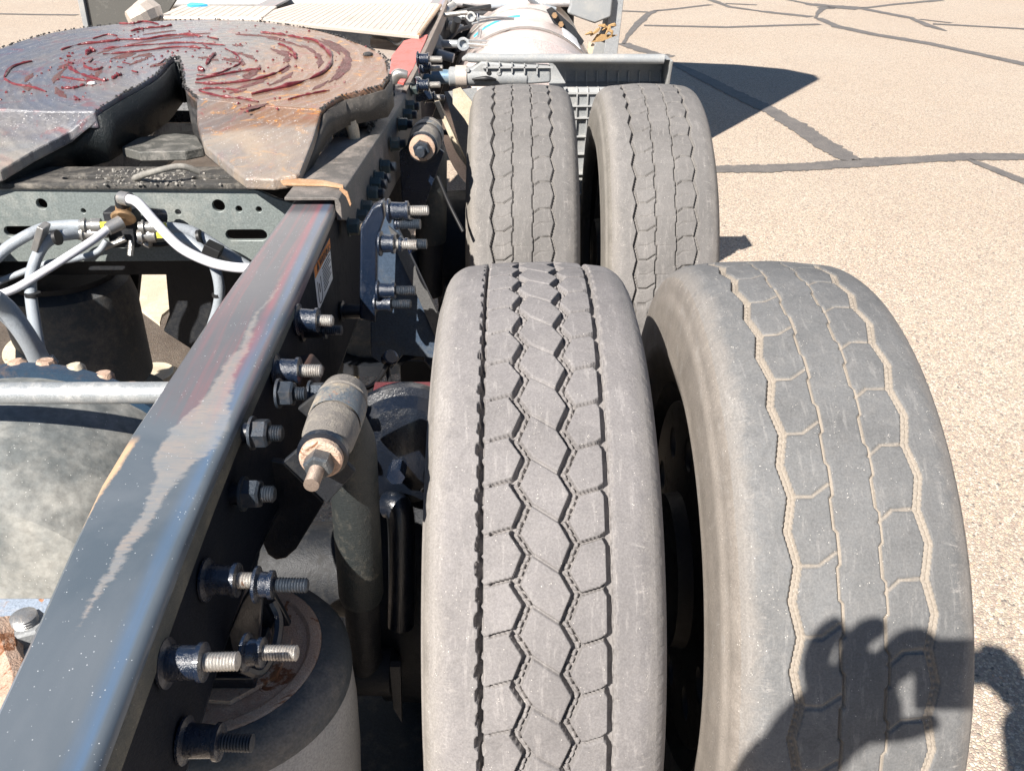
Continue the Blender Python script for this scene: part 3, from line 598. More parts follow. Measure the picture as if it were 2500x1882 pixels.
# --- shock absorber near
def shock(cx, y0, y1, z, bottom, rb, label, lit=True, plates=True):
    o = empty('shock_absorber', (cx, (y0+y1)/2, z), T); tag(o, label)
    ax = V((.02, 1, -.0)).normalized(); c0 = V((cx, y0, z)); L = y1-y0
    MB().lathe(c0+ax*.022, ax, [(0, rb*.55), (.004, rb*.86), (.02, rb*1.0), (.045, rb*1.04), (.046, rb*.97), (L*.62, rb*1.0), (L*.63, rb*1.05), (L-.035, rb*.94), (L-.03, rb*.7)], 36).build('bushing', BUSH, o)
    MB().lathe(c0+ax*L*.50, ax, [(0, rb*1.03), (.002, rb*1.06), (.034, rb*1.06), (.036, rb*1.0)], 36, caps=False).build('painted_band', worn('chipped_blue_grey_band', (.10, .12, .14), (.40, .33, .24), .55, 30, .5, 0, None, .6, (.45, .2, .12), .35), o)
    MB().lathe(c0+ax*.004, ax, [(0, rb*.72), (.002, rb*.80), (.008, rb*.80), (.014, rb*.62)], 28).build('washer', RUST, o)
    MB().lathe(c0+ax*.012, ax, [(0, rb*.66), (.002, rb*.95), (.009, rb*.95), (.014, rb*.7)], 28).build('washer', BLK, o)
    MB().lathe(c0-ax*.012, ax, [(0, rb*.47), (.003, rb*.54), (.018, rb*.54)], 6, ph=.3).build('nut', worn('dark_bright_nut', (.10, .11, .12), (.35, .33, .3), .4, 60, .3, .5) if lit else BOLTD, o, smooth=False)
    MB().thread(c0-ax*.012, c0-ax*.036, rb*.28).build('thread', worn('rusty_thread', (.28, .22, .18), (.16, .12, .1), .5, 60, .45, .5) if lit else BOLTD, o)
    MB().lathe(c0+ax*(L-.03), ax, [(0, rb*.9), (.004, rb*.92), (.008, rb*.6), (.02, rb*.55)], 6).build('bolt_head', BLK, o, smooth=False)
    top = V((cx+.012, (y0+y1)/2+.03, z-.01)); bt = V(bottom); d = bt-top; ln = d.length; dn = d.normalized()
    MB().lathe(top, dn, [(0, rb*.6), (.03, rb*.95), (.05, rb*1.02), (ln*.60, rb*1.06), (ln*.62, rb*1.0), (ln*.625, rb*.86)], 40).build('outer_tube', SHOCKM, o)
    MB().lathe(top+dn*ln*.60, dn, [(0, rb*.84), (ln*.37, rb*.84), (ln*.385, rb*.78), (ln*.40, rb*.5)], 36).build('inner_tube', BLKD, o)
    return o
a_ = at(690, 1000, y=.70); b_p = at(792, 1470, y=.86)
shock(a_.x, .70, .845, a_.z, b_p, .0265, 'near shock absorber, dusty tan bushing and dirty black tube')
for yy, pts in ((.735, ((612, 998), (668, 950), (716, 966), (768, 1020), (706, 1088))), (.84, ((642, 884), (722, 822), (760, 836), (775, 866), (745, 900), (690, 925)))):
    MB().prism([at(*c, y=yy) for c in pts], (0, .007, 0)).build('shock_bracket', BLKD, T, bev=.0015)
a2 = at(911, 322, y=1.95)
shock(a2.x, 1.95, 2.12, a2.z, at(930, 640, y=2.08), .036, 'further shock absorber in the shade beside the front drive axle', False)
MB().prism([at(*c, y=2.02) for c in ((862, 330), (905, 290), (960, 330), (905, 480), (870, 460))], (0, .01, 0)).build('shock_hanger', BLUE, T, bev=.002)

# --- air spring under the rail
cx, cy, cz = -.363, .708, .70
asp = empty('air_spring', (cx, cy, cz), T); tag(asp, 'near air spring with rusty round top plate and grey rubber bellows')
MB().lathe((cx, cy, .40), (0, 0, 1), [(0, .128), (.05, .135), (.13, .141), (.20, .1435), (.262, .142), (.280, .135), (.291, .122), (.294, .111)], 72).build('bellows', RUBB, asp)
MB().lathe((cx, cy, .660), (0, 0, 1), [(0, .1435), (.018, .1430), (.030, .136), (.039, .123), (.042, .113)], 72, caps=False).build('shoulder_rim', RUBG, asp)
MB().lathe((cx, cy, cz-.006), (0, 0, 1), [(0, .110), (.008, .1125), (.0095, .110), (.0095, .100), (.006, .096), (.006, .02)], 72).build('top_plate', RUST, asp)
MB().lathe((cx+.012, cy-.005, cz+.001), (0, 0, 1), [(0, .070), (.006, .070), (.006, .052)], 8, ph=.3).build('mounting_plate', RUST, asp, smooth=False)
MB().lathe((cx, cy, .28), (0, 0, 1), [(0, .115), (.12, .125)], 48).build('piston', RUBG, asp)
brk = empty('air_spring_bracket', (-.33, .70, .78), T)
for y_, pp in ((.665, ((522, 1300), (548, 1262), (566, 1300), (560, 1400), (540, 1430), (505, 1420), (492, 1370))), (.735, ((530, 1258), (572, 1252), (612, 1320), (628, 1352), (560, 1362)))):
    MB().prism([at(*c, y=y_) for c in pp], (0, .008, 0)).build('gusset', BLK, brk, bev=.002)
MB().tube([at(585, 1300, y=.70), at(600, 1340, y=.69), at(592, 1400, y=.66), at(560, 1450, y=.64), at(520, 1440, y=.63)], .006, 8).build('bent_rod', BLK, brk)
MB().box((-.335, .69, .714), (.055, .075, .018)).build('foot', BLK, brk, bev=.003)
for px, py, m_, tl in ((548, 1262, BOLTD, .034), (468, 1408, BLUE, 0), (525, 1408, BOLTM, .030)):
    if tl: p = at(px, py, x=-.285); stud(p, hx, r=.0095, wr=.0195, sleeve=.022, tip=tl, tm=m_, nm=BLUE)

# --- leading hanger (big wedge) between rail and near tyre
hg = empty('suspension_hanger', (-.24, 1.3, .85), T); tag(hg, 'dark blue wedge shaped suspension hanger bolted to the rail')
MB().prism([at(*c, y=1.28) for c in ((778, 492), (804, 448), (826, 438), (832, 470), (815, 520), (812, 700), (776, 690))], (0, .022, 0)).build('flange_plate', BLUE, hg, bev=.004)
MB().prism([at(*c, y=1.36) for c in ((812, 470), (830, 436), (868, 512), (905, 590), (952, 690), (948, 800), (935, 775), (870, 768), (845, 800), (800, 770), (800, 700))], (0, .012, 0)).build('wedge_plate', worn('blue_black_sheet', (.055, .08, .12), (.10, .11, .12), .4, 8, .35), hg, bev=.003)
MB().prism([at(*c, y=1.350) for c in ((838, 488), (866, 512), (905, 590), (952, 690), (948, 748), (905, 648), (864, 562))], (0, .006, 0)).build('top_edge_plate', worn('grey_sheet_edge', (.10, .10, .10), (.17, .16, .15), .4, 8, .45), hg, bev=.001)
MB().prism([at(*c, y=1.345) for c in ((864, 792), (880, 778), (918, 780), (934, 800), (936, 856), (866, 852))], (0, .004, 0)).build('painted_hole_shade', BLACKP, hg, bev=.002)  # black plate puts the shade of the open hole in as colour
w0 = at(868, 552, y=1.352)
MB().tube([w0, w0+V((.004, 0, .012)), w0+V((.006, 0, .002)), w0+V((.010, 0, .016)), w0+V((.013, 0, .004)), w0+V((.018, 0, .015))], .0009, 6).build('marker_scrawl', INKB, hg)
w0 = at(888, 578, y=1.352)
MB().tube([w0, w0+V((.001, 0, -.016)), w0+V((.008, 0, -.017))], .0009, 6).build('marker_scrawl', INKB, hg)
for px, py, tm, sl_, tp_, wr_ in ((836, 456, BOLTM, .036, .032, .020), (818, 526, BOLTM, .028, .036, .021), (812, 628, BOLTD, .034, .032, .018), (808, 656, BOLTD, .032, .028, .018), (862, 527, BOLTD, .016, .026, .013), (852, 484, BOLTD, .01, .03, .010)):
    p = at(px, py, y=1.27); stud(p, V((1, -.05, 0)), r=.0098, wr=wr_, sleeve=sl_, tip=tp_, tm=tm)
p = onrail(736, 672); stud(p, hx, r=.009, wr=.02, sleeve=.045, tip=.028, tm=BOLTD, nm=BLK)
p = at(600, 850, x=-.30); hexbolt(p, hx, .015, .016, .016, .008, BOLTD, BOLTD); p = at(668, 850, x=-.28); hexbolt(p, hx, .014, .016, .01, .008, BOLTD, BOLTD)
MB().prism([at(*c, y=.98) for c in ((596, 815), (660, 800), (690, 835), (640, 868), (600, 872))], (0, .05, 0)).build('height_valve_bracket', worn('brown_black_casting', (.05, .03, .025), (.09, .06, .05), .4, 20, .5), T, bev=.004)

# --- mounting angle over the rail
E1 = [at(*c, z=.985) for c in ((745, 408), (790, 340), (835, 272), (866, 228), (905, 152))]
an = empty('mounting_angle', (-.36, 2.1, .98), T); tag(an, 'greasy steel angle bolted over the rail under the fifth wheel')
xs = [p.x for p in E1]; ys = [p.y for p in E1]
rings = []
for y in np.linspace(1.455, ys[-1], 14):
    x = float(np.interp(y, ys, xs)); zb_ = float(np.interp(y, (1.455, 1.75), (.945, .835))); rings.append([(x-.095, y, .985), (x-.010, y, .985), (x-.003, y, .982), (x, y, .974), (x, y, zb_), (x-.010, y, zb_), (x-.010, y, .9795), (x-.095, y, .9795)])
ANGM = worn('greasy_weathered_angle', (.13, .12, .11), (.30, .26, .23), .55, 12, .5, .1, (.6, .55, .5), .6, (.45, .25, .12), .22)
MB().loft(rings).build('angle_steel', ANGM, an, bev=.0015)
LIP = worn('orange_rusted_lip', (.45, .26, .14), (.6, .42, .28), .5, 25, .7, 0, None, .7, None)
MB().prism([at(*c, z=.986) for c in ((606, 394), (640, 390), (700, 394), (742, 404), (742, 409), (700, 403), (612, 402))], (0, 0, .004)).build('rusty_lip', LIP, an, bev=.001)
pe = at(748, 412, y=1.452); MB().prism([at(*c, y=1.453) for c in ((736, 404), (752, 414), (760, 440), (757, 446), (748, 424), (733, 409))], (0, -.004, 0)).build('rusty_lip', LIP, an, bev=.001)
for cxp, cyp in ((190, 1180), (265, 1105), (300, 1030), (350, 910), (375, 835), (405, 785), (455, 690), (535, 505), (600, 345), (640, 270), (662, 200), (700, 60)):
    px, py = (800+cxp/3.33)/1.1302, (200+cyp/3.33)/1.1302
    p = at(px-6, py, x=-.318); xx = float(np.interp(p.y, ys, xs)); p = at(px-6, py, x=xx)
    hexbolt(p, (1, 0, 0), .0150, .018, .015, .0105, NUTG, worn('tan_end', (.4, .33, .24), (.3, .25, .2)) if (cxp, cyp) in ((190, 1180), (265, 1105)) else BOLTD)
# small paper tag seen behind the bolts
MB().prism([at(*c, x=-.312) for c in ((827, 398), (832, 390), (830, 432), (826, 440))], (.001, 0, 0)).build('paper_tag', WHITE, T, smooth=False)

# --- fifth wheel
PL = (1.06, 1.7, .11)
def fp(px, py, dz=0):
    return at(px, py, pl=PL)+V((0, 0, dz))
def smo(px, n=4):
    P = [V((a, b, 0)) for a, b in px]; return [(p.x, p.y) for p in smooth_path(P, n)]
fw5 = empty('fifth_wheel_plate', (-.75, 2.0, 1.08), T); tag(fw5, 'round slotted fifth wheel plate smeared with dark red grease')
arc = smo([(0, 105), (60, 84), (150, 64), (300, 48), (450, 42), (560, 47), (640, 57), (710, 72), (770, 92), (815, 112), (835, 130), (838, 150)], 3)
right = [(839, 165), (826, 184), (790, 194), (740, 206), (705, 226), (694, 238)]
# right half top (flat) polygon: down the right flank, ramp break, then throat
thr_r = smo([(425, 212), (415, 203), (402, 192), (397, 178), (396, 160), (392, 145), (386, 124)], 2)
thr_l = smo([(386, 124), (372, 124), (356, 140), (338, 160), (300, 184), (262, 204), (210, 237)], 2)
outline = arc+right+[(560, 228)]+thr_r+thr_l[1:]+[(205, 240), (100, 240), (-60, 232)]
left_ext = [fp(-300, 220), fp(-330, 170), fp(-250, 135), fp(-120, 118)]
topP = [fp(a, b) for a, b in outline]+left_ext
def slab(P, t, name, m, par, bev=0):
    return MB().prism(P, (0, 0, -t)).build(name, m, par, bev=bev)
def tri_slab(P, thick, name, m, par, bump=True):
    """greasy plate: triangulated top with small uneven relief, solid skirt"""
    import bmesh
    bm = bmesh.new(); vs = [bm.verts.new(p) for p in P]; f = bm.faces.new(vs); f.normal_update()
    if f.normal.z < 0: f.normal_flip()
    r = bmesh.ops.extrude_face_region(bm, geom=[f]); nv = [g for g in r['geom'] if isinstance(g, bmesh.types.BMVert)]
    for v_ in nv: v_.co.z += 0
    for v_ in vs: v_.co = v_.co+V((0, 0, -thick))
    bmesh.ops.recalc_face_normals(bm, faces=bm.faces)
    me = bpy.data.meshes.new(name); c = sum((V(p) for p in P), V())/len(P)
    bmesh.ops.translate(bm, verts=bm.verts, vec=-c); bm.to_mesh(me); bm.free(); me.materials.append(m)
    o = place(bpy.data.objects.new(name, me), par, Matrix.Translation(c))
    b = o.modifiers.new('bevel', 'BEVEL'); b.width = .004; b.segments = 2; b.limit_method = 'ANGLE'; b.angle_limit = math.radians(50)
    return o
tri_slab(topP, .034, 'top_plate', PLATEM, fw5)
# ramps: break line sits on the plate, lower edges drop away
brk_r = [fp(694, 238), fp(560, 228), fp(425, 212)]
low_r = [at(648, 372, z=1.000), at(640, 380, z=.996), at(590, 386, z=.994), at(530, 384, z=.994), at(500, 362, z=1.002), at(440, 312, z=1.022), at(425, 262, z=1.042)]
def ramp_piece(pts, name):
    return tri_slab(pts, .022, name, PLATEM, fw5)
ramp_piece([brk_r[0], at(676, 300, z=1.034)]+low_r+[brk_r[2], brk_r[1]], 'ramp')
ramp_piece([fp(205, 240), at(150, 282, z=1.03), at(70, 325, z=1.01), at(0, 368, z=.995), at(-120, 380, z=.99), at(-220, 330, z=1.01), fp(-160, 236)], 'ramp')
# skirts: inner throat walls and outer flank
def wall(top, drop, name, m=SLUDGE, th=.008, off=V((0, 0, 0))):
    P = [V(p) for p in top]; n = len(P)
    vs = P+[p+V((0, 0, -(drop[i] if isinstance(drop, (list, tuple)) else drop)))+off for i, p in enumerate(P)]
    w = MB().add(vs, [(i, i+1, n+i+1, n+i) for i in range(n-1)]).build(name, m, fw5)
    s = w.modifiers.new('solid', 'SOLIDIFY'); s.thickness = th; return w
dn = V((0, 0, -.01))
wl = [fp(a, b)+dn for a, b in thr_l]+[at(150, 284, z=1.02), at(70, 328, z=.998), at(0, 371, z=.985)]
wall(wl, [.09]*len(thr_l)+[.075, .05, .03], 'throat_wall', worn('oily_black_casting', (.010, .014, .016), (.03, .032, .032), .35, 12, .4, 0, (.4, .4, .4), .8))
wr_ = [fp(a, b)+dn for a, b in thr_r][::-1]+[at(425, 264, z=1.034), at(440, 314, z=1.012), at(500, 364, z=.992)]
wall(wr_, [.10]*len(thr_r)+[.035, .02, .016], 'throat_wall')
fk = [fp(a, b)+dn for a, b in [(838, 150)]+right]+[at(676, 302, z=1.024), at(646, 374, z=.99)]
wall(fk, [.05, .052, .055, .052, .05, .048, .045, .03, .02], 'flank_wall', worn('dusty_dark_flank', (.06, .055, .05), (.14, .125, .11), .5, 12, .55, 0, (.4, .4, .38), .6))
# lumps of sludge along the rims, one stuff part
random.seed(3)
lm = MB(); k_ = 0
for line, N_ in (([fp(a, b) for a, b in arc], 170), ([fp(a, b) for a, b in thr_l], 70), ([fp(a, b) for a, b in thr_r], 60), ([fp(a, b) for a, b in right], 60)):
    ln = np.linspace(0, len(line)-1.001, N_)
    for t in ln:
        i = int(t); p = line[i].lerp(line[i+1], t-i); r = random.uniform(.001, .0034)
        pr = [(-r*.6, r*.3), (0, r), (r*.7, r*.6)]
        lm.lathe(p+V((random.uniform(-.004, .004), random.uniform(-.004, .004), .0005)), (random.uniform(-.5, .5), random.uniform(-.5, .5), 1), pr, 5)
tag(lm.build('sludge_lumps', SLUDGE, fw5), kind='stuff')
# locking jaw seen in the throat, cross plate under the ramps
MB().prism([at(*c, z=.985) for c in ((262, 318), (300, 296), (380, 288), (425, 292), (440, 318), (400, 326), (300, 328))], (0, 0, -.02)).build('yoke_plate', worn('oily_pale_yoke', (.12, .12, .11), (.32, .3, .27), .5, 25, .35, .2, (.7, .68, .6), .7), fw5, bev=.003)
MB().prism([at(*c, z=.97) for c in ((375, 130), (398, 130), (415, 240), (345, 240))], (0, 0, -.03)).build('locking_jaw', BLUE, fw5, bev=.004)
MB().prism([at(*c, z=.96) for c in ((265, 322), (345, 225), (362, 235), (300, 326))], (0, 0, -.01)).build('release_bar', BLUE, fw5, bev=.003)
# grease beads, each its own part
def bead(px, r=.004, j=.5):
    pts = [fp(a, b, r*.4) for a, b in px]; sd_ = random.random()*50
    m = MB().tube(pts, lambda t: r*(.75+j*noise.noise(V((t*11+sd_, 0, 0)))+.25*noise.noise(V((t*43, sd_, 0))))*(min(1, 6*t+.45)*min(1, 6*(1-t)+.45)), 9, 7)
    return m.build('grease_bead', GREASE, fw5)
def c6(L): return [((150+a/2.9493)/1.1302, (b/2.9493)/1.1302) for a, b in L]   # from an enlarged view of the plate
for L_, r in (
    ([(975, 545), (1100, 545), (1210, 500), (1280, 465), (1290, 430), (1250, 390), (1180, 355)], .0034),
    ([(970, 580), (1100, 555), (1250, 525), (1400, 505), (1430, 508)], .0036),
    ([(965, 600), (1100, 610), (1280, 595), (1430, 570), (1560, 525), (1640, 480)], .0042),
    ([(1690, 430), (1680, 390), (1630, 345), (1560, 320)], .0040), ([(1620, 375), (1690, 420)], .004),
    ([(1370, 685), (1500, 655), (1650, 620), (1800, 570), (1900, 515), (1945, 440), (1930, 385), (1880, 340), (1830, 300), (1740, 280)], .0052),
    ([(1000, 650), (1010, 665), (1150, 700), (1300, 715), (1420, 740)], .0036), ([(1000, 648), (1130, 640), (1290, 660)], .0032),
    ([(1500, 245), (1440, 238), (1600, 255), (1740, 282)], .0036), ([(1630, 722), (1750, 690), (1930, 655)], .003),
    ([(1045, 470), (1075, 425), (1110, 388)], .005), ([(0, 365), (110, 330), (240, 315), (380, 300), (420, 290), (600, 288), (725, 268), (860, 255), (1000, 265), (1130, 288)], .0042),
    ([(300, 395), (450, 385), (600, 370), (800, 345), (950, 345), (1080, 355)], .0034), ([(300, 358), (450, 340), (600, 328), (900, 312), (1060, 322), (1180, 330)], .0030),
    ([(415, 175), (520, 175), (600, 160), (700, 180)], .0038), ([(500, 230), (600, 210), (740, 198), (800, 185)], .0038), ([(225, 285), (330, 255), (400, 262)], .003),
    ([(40, 470), (100, 520), (200, 560), (300, 585), (340, 580)], .0042), ([(0, 560), (120, 580), (240, 595)], .0036), ([(160, 480), (240, 510), (300, 490)], .0040), ([(0, 640), (90, 640), (170, 615)], .0042),
    ([(95, 700), (130, 725)], .004), ([(990, 490), (1010, 515), (1025, 510)], .006), ([(370, 575), (400, 550), (440, 545)], .0046), ([(510, 520), (550, 530)], .006), ([(405, 490), (440, 495)], .0055), ([(180, 400), (215, 365), (240, 378)], .006), ([(200, 455), (225, 430)], .006), ([(40, 415), (70, 412)], .0062), ([(50, 455), (85, 465)], .0052), ([(440, 455), (500, 470)], .0045), ([(700, 470), (750, 430)], .0045),
    ([(560, 205), (590, 225)], .005), ([(400, 270), (412, 300)], .004), ([(1010, 315), (1050, 345)], .0045), ([(1840, 300), (1900, 350)], .0035)):
    bead(c6(L_), r*.98, 1.0)
random.seed(41); sm_ = MB()
for k in range(90):
    w = random.uniform(0, 6.283); q_ = random.choice((.09, .15, .21, .28, .34))+random.gauss(0, .012); dw = random.uniform(.12, .5)
    P_ = []
    for t_ in np.linspace(0, 1, 9):
        a_1 = w+dw*t_; P_.append(V((-.74+q_*math.cos(a_1), 2.02+q_*math.sin(a_1), 0)))
    if any((abs(p.x+.76) < .14 and p.y < 2.03) or p.y < 1.735 for p in P_): continue
    n_ = len(P_); vs = []
    for i, p in enumerate(P_):
        out_ = (p-V((-.74, 2.02, 0))).normalized(); h = random.uniform(.004, .011)*math.sin(math.pi*(i+.3)/(n_-.4))
        for sg, dz in ((-1, .0003), (0, .0018), (1, .0003)):
            u_ = p+out_*h*sg; vs.append((u_.x, u_.y, PL[0]+PL[2]*(u_.y-PL[1])+dz))
    sm_.add(vs, [(3*i+j, 3*i+j+1, 3*i+j+4, 3*i+j+3) for i in range(n_-1) for j in (0, 1)])
tag(sm_.build('grease_smears', worn('dirty_wiped_grease', (.15, .06, .055), (.13, .10, .09), .55, 30, .35, 0, (.5, .45, .45), 1., (.22, .03, .035), .5), fw5), kind='stuff')
random.seed(31); lm = MB()
for k in range(300):
    w = random.uniform(0, 6.283); q_ = random.choice((.10, .16, .22, .29, .35))+random.gauss(0, .02); x_, y_ = -.74+q_*math.cos(w), 2.02+q_*1.0*math.sin(w)
    if abs(x_+.76) < .13 and y_ < 2.02 or y_ < 1.73 or (x_ > -.62 and random.random() < .5): continue
    r = random.uniform(.0010, .0036); p = V((x_, y_, PL[0]+PL[2]*(y_-PL[1])))
    lm.lathe(p, (random.uniform(-.6, .6), random.uniform(-.6, .6), 1), [(-r*.4, r), (r*.5, r*.9), (r, r*.3)], 6)
tag(lm.build('grease_flecks', GREASE, fw5), kind='stuff')
bead([(10, 168), (22, 150), (45, 140), (70, 134)], .004); bead([(8, 170), (30, 183), (70, 190), (100, 200)], .0035)
MB().lathe(fp(795, 120, .001), (0, 0, 1), [(0, .012), (.004, .011), (.006, .006)], 7).build('sludge_lump', SLUDGE, fw5)
MB().lathe(at(*c6([(220, 607)])[0], pl=PL)+V((0, 0, .001)), (0, 0, 1), [(0, .009), (.003, .007)], 9).build('pebble', WHITE); tag(COL.objects['pebble'], 'white pebble lying in the grease on the round fifth wheel plate', 'pebble')
# support foot and pivot under the right flank
MB().tube([at(757, 262, y=1.85), at(765, 292, y=1.85), at(768, 330, y=1.86)], [.014, .012, .011], 14).build('pivot_arm', TAN, fw5)
MB().box(at(745, 285, y=1.88), (.05, .03, .05)).build('pivot_block', BLUE, fw5, bev=.004)
MB().box((-.40, 2.02, 1.02), (.10, .18, .07)).build('pedestal', BLKD, fw5, bev=.006)
MB().box((-1.1, 2.02, 1.02), (.10, .18, .07)).build('pedestal', BLKD, fw5, bev=.006)
lm = MB(); random.seed(9)
for k in range(160):
    px, py = random.uniform(795, 850), 0; py = 275-(px-795)*1.45+random.uniform(-12, 12); r = random.uniform(.003, .007)
    lm.lathe(at(px, py, z=.988), (random.uniform(-1, 1), random.uniform(-1, 1), 1), [(0, r), (r*.8, r*.6)], 5)
tag(lm.build('sludge_pile', SLUDGE, T), kind='stuff')

# --- crossmember behind the ramps (holes and slots)
ycm = 1.62
O = at(300, 470, y=ycm)
def lc(px, py): p = at(px, py, y=ycm); return (p.x-O.x, p.z-O.z)
sc_ = 2.1/1905
def lcr(px, py, w): return circ(*lc(px, py), w/1905*2.0/2, 16)
xm = empty('crossmember', (-.76, 1.64, .86), T); tag(xm, 'grey crossmember plate with round holes and long slots')
outl = [(-.46, .075), (*lc(80, 405),)] 
outl = [lc(-300, 405), lc(535, 405), lc(560, 412), lc(600, 430), lc(640, 440), lc(640, 560), lc(450, 560), lc(200, 562), lc(-300, 562)]
hl = [lcr(93, 439, 22), lcr(183, 454, 11), lcr(387, 457, 13), lcr(474, 443, 25), lcr(518, 450, 14), lcr(561, 451, 13), slot(*lc(60, 498), .088, .022), slot(*lc(534, 506), .082, .024)]
holed(outl, hl, .009, O, (1, 0, 0), (0, 0, 1), 'web_plate', XMEM, xm, .0012)
MB().tube([at(-300, 405, y=ycm-.002), at(100, 405, y=ycm-.002), at(540, 406, y=ycm-.002)], .0065, 14, 0).build('bent_edge', worn('painted_highlight_edge', (.30, .33, .33), (.4, .4, .38), .4, 12, .25, .3), xm)  # paler grey paints in the highlight along the rounded bend
tp = [at(-300, 404, y=ycm-.004), at(535, 404, y=ycm-.004)]; zt = tp[0].z+.002
def lt(px, py): p = at(px, py, z=zt); return (p.x-tp[0].x, p.y-(ycm-.004))
holed([lt(-300, 403), lt(545, 403), lt(590, 396), lt(590, 366), lt(-300, 366)], [slot(*lt(468, 389), .095, .028), slot(*lt(210, 389), .13, .028)], .008, (tp[0].x, ycm-.004, zt), (1, 0, 0), (0, 1, 0), 'top_flange', worn('oily_gritty_flange', (.06, .058, .055), (.26, .235, .2), .45, 22, .5, 0, (.6, .55, .48), .9), xm, .001)
lm = MB(); random.seed(5)
for k in range(260):
    px, py = random.gauss(330, 55), random.uniform(366, 400); r = random.uniform(.001, .0042)
    lm.lathe(at(px, py, z=zt+.005), (random.uniform(-1, 1), random.uniform(-1, 1), 1), [(0, r), (r*.6, r*.5)], 5)
tag(lm.build('grit', worn('gritty_debris', (.2, .19, .17), (.4, .37, .33), .5, 80, .7), xm), kind='stuff')
MB().box((-.76, 1.74, zt-.12), (.86, .008, .22)).build('rear_web', BLKD, xm)
lev = [at(292, 385, z=zt+.01), at(330, 372, z=zt+.03), at(390, 360, z=zt+.035), at(430, 372, z=zt+.02)]
MB().tube(lev, .006, 10).build('release_lever', worn('gritty_lever', (.2, .19, .17), (.36, .34, .3), .5, 60, .6), xm)

# --- cross pipe, hoses and fittings
yp = .93
pA, pB = at(-60, 868, y=yp), at(362, 848, y=yp)
cp = MB().cyl(V((-1.15, yp, pB.z)), pB+V((.03, 0, 0)), .0135, n=28).build('cross_pipe', ALU, T)
def hose(px, r, y=None, z=None, m=HOSE, name='hose', ys=None):
    pts = [at(a, b, y=(ys[i] if ys else y)) for i, (a, b) in enumerate(px)]
    return MB().tube(pts, r, 14, 7).build(name, m, T)
yh = 1.53
hose([(-40, 590), (10, 540), (60, 508), (100, 492), (150, 487), (178, 487)], .0102, ys=[1.45, 1.48, 1.5, 1.52, yh, yh])
hose([(110, 850), (92, 790), (75, 700), (66, 620), (74, 570), (96, 528), (130, 510), (170, 505)], .0102, ys=[1.2, 1.25, 1.35, 1.42, 1.46, 1.48, 1.5, yh])
hose([(-30, 645), (30, 625), (90, 590), (150, 552), (200, 520), (232, 496)], .0072, ys=[1.38, 1.4, 1.42, 1.44, 1.47, 1.5], m=HOSEW)
hose([(278, 430), (300, 440), (340, 485), (390, 535), (450, 565), (500, 577), (545, 580)], .0088, ys=[1.52, 1.51, 1.49, 1.46, 1.44, 1.42, 1.4], m=HOSEW)
hose([(352, 505), (390, 512), (430, 535), (460, 568), (474, 620), (470, 665), (452, 720)], .0098, ys=[yh, 1.53, 1.52, 1.51, 1.5, 1.5, 1.5])
hose([(360, 492), (410, 500), (455, 525), (500, 555), (540, 580)], .0110, ys=[yh, 1.54, 1.54, 1.54, 1.54])
hose([(-20, 640), (15, 668), (50, 715), (78, 760), (98, 800), (112, 845)], .0135, ys=[1.1, 1.12, 1.13, 1.14, 1.15, 1.16], m=HOSE)
hose([(-30, 655), (20, 690), (60, 745), (84, 800), (100, 850)], .010, ys=[1.15, 1.17, 1.18, 1.19, 1.2], m=HOSE)
hose([(-30, 566), (30, 530), (80, 500), (130, 496), (176, 498)], .0062, ys=[1.5, 1.52, 1.54, 1.555, 1.55], m=BLACKP)
hose([(300, 520), (340, 528), (400, 520), (450, 530), (520, 562)], .0052, ys=[1.56, 1.56, 1.57, 1.57, 1.56], m=BLACKP)
hose([(230, 520), (210, 545), (160, 560), (100, 570), (20, 600), (-40, 625)], .0060, ys=[1.53, 1.52, 1.5, 1.49, 1.48, 1.46], m=HOSE)
for q_, y_, r_ in (((120, 514), 1.47, .0135), ((428, 512), 1.53, .0125), ((72, 640), 1.40, .0130), ((472, 640), 1.5, .0115)):
    MB().lathe(at(*q_, y=y_), (1, 0, .2) if q_[1] < 600 else (0, .1, 1), [(0, r_), (.006, r_)], 14).build('cable_tie', BLACKP, T)
p0, p1 = at(96, 793, y=1.13), at(104, 793, y=1.13)
MB().lathe(at(88, 785, y=1.14), (.45, 0, -.9), [(0, .021), (.012, .021)], 18).build('hose_clip', GREYP, T)
MB().box(at(88, 512, y=1.475), (.012, .03, .05), Matrix.Rotation(.5, 3, 'Y')).build('hose_clip', FIT, T, bev=.002)
MB().box(at(460, 540, y=1.5), (.03, .03, .02), Matrix.Rotation(.5, 3, 'Y')).build('hose_clip', BLACKP, T, bev=.002)
mf = empty('air_manifold', at(262, 480, y=1.54), T); tag(mf, 'brass and steel air fitting cluster joining the hoses')
MB().box(at(270, 490, y=1.57), (.055, .04, .07)).build('body', BLKD, mf, bev=.004)
MB().cyl(at(268, 462, y=1.54), at(266, 474, y=1.53), .018, .022, 20, .003).build('cap', BRASS, mf)
MB().cyl(at(266, 445, y=1.54), at(267, 466, y=1.54), .0145, n=8).build('collar', BRASS, mf)
MB().cyl(at(263, 428, y=1.53), at(266, 448, y=1.54), .0125, n=14).build('elbow', BLKD, mf)
MB().cyl(at(262, 428, y=1.53), at(280, 431, y=1.52), .0125, n=14).build('elbow', FIT, mf)
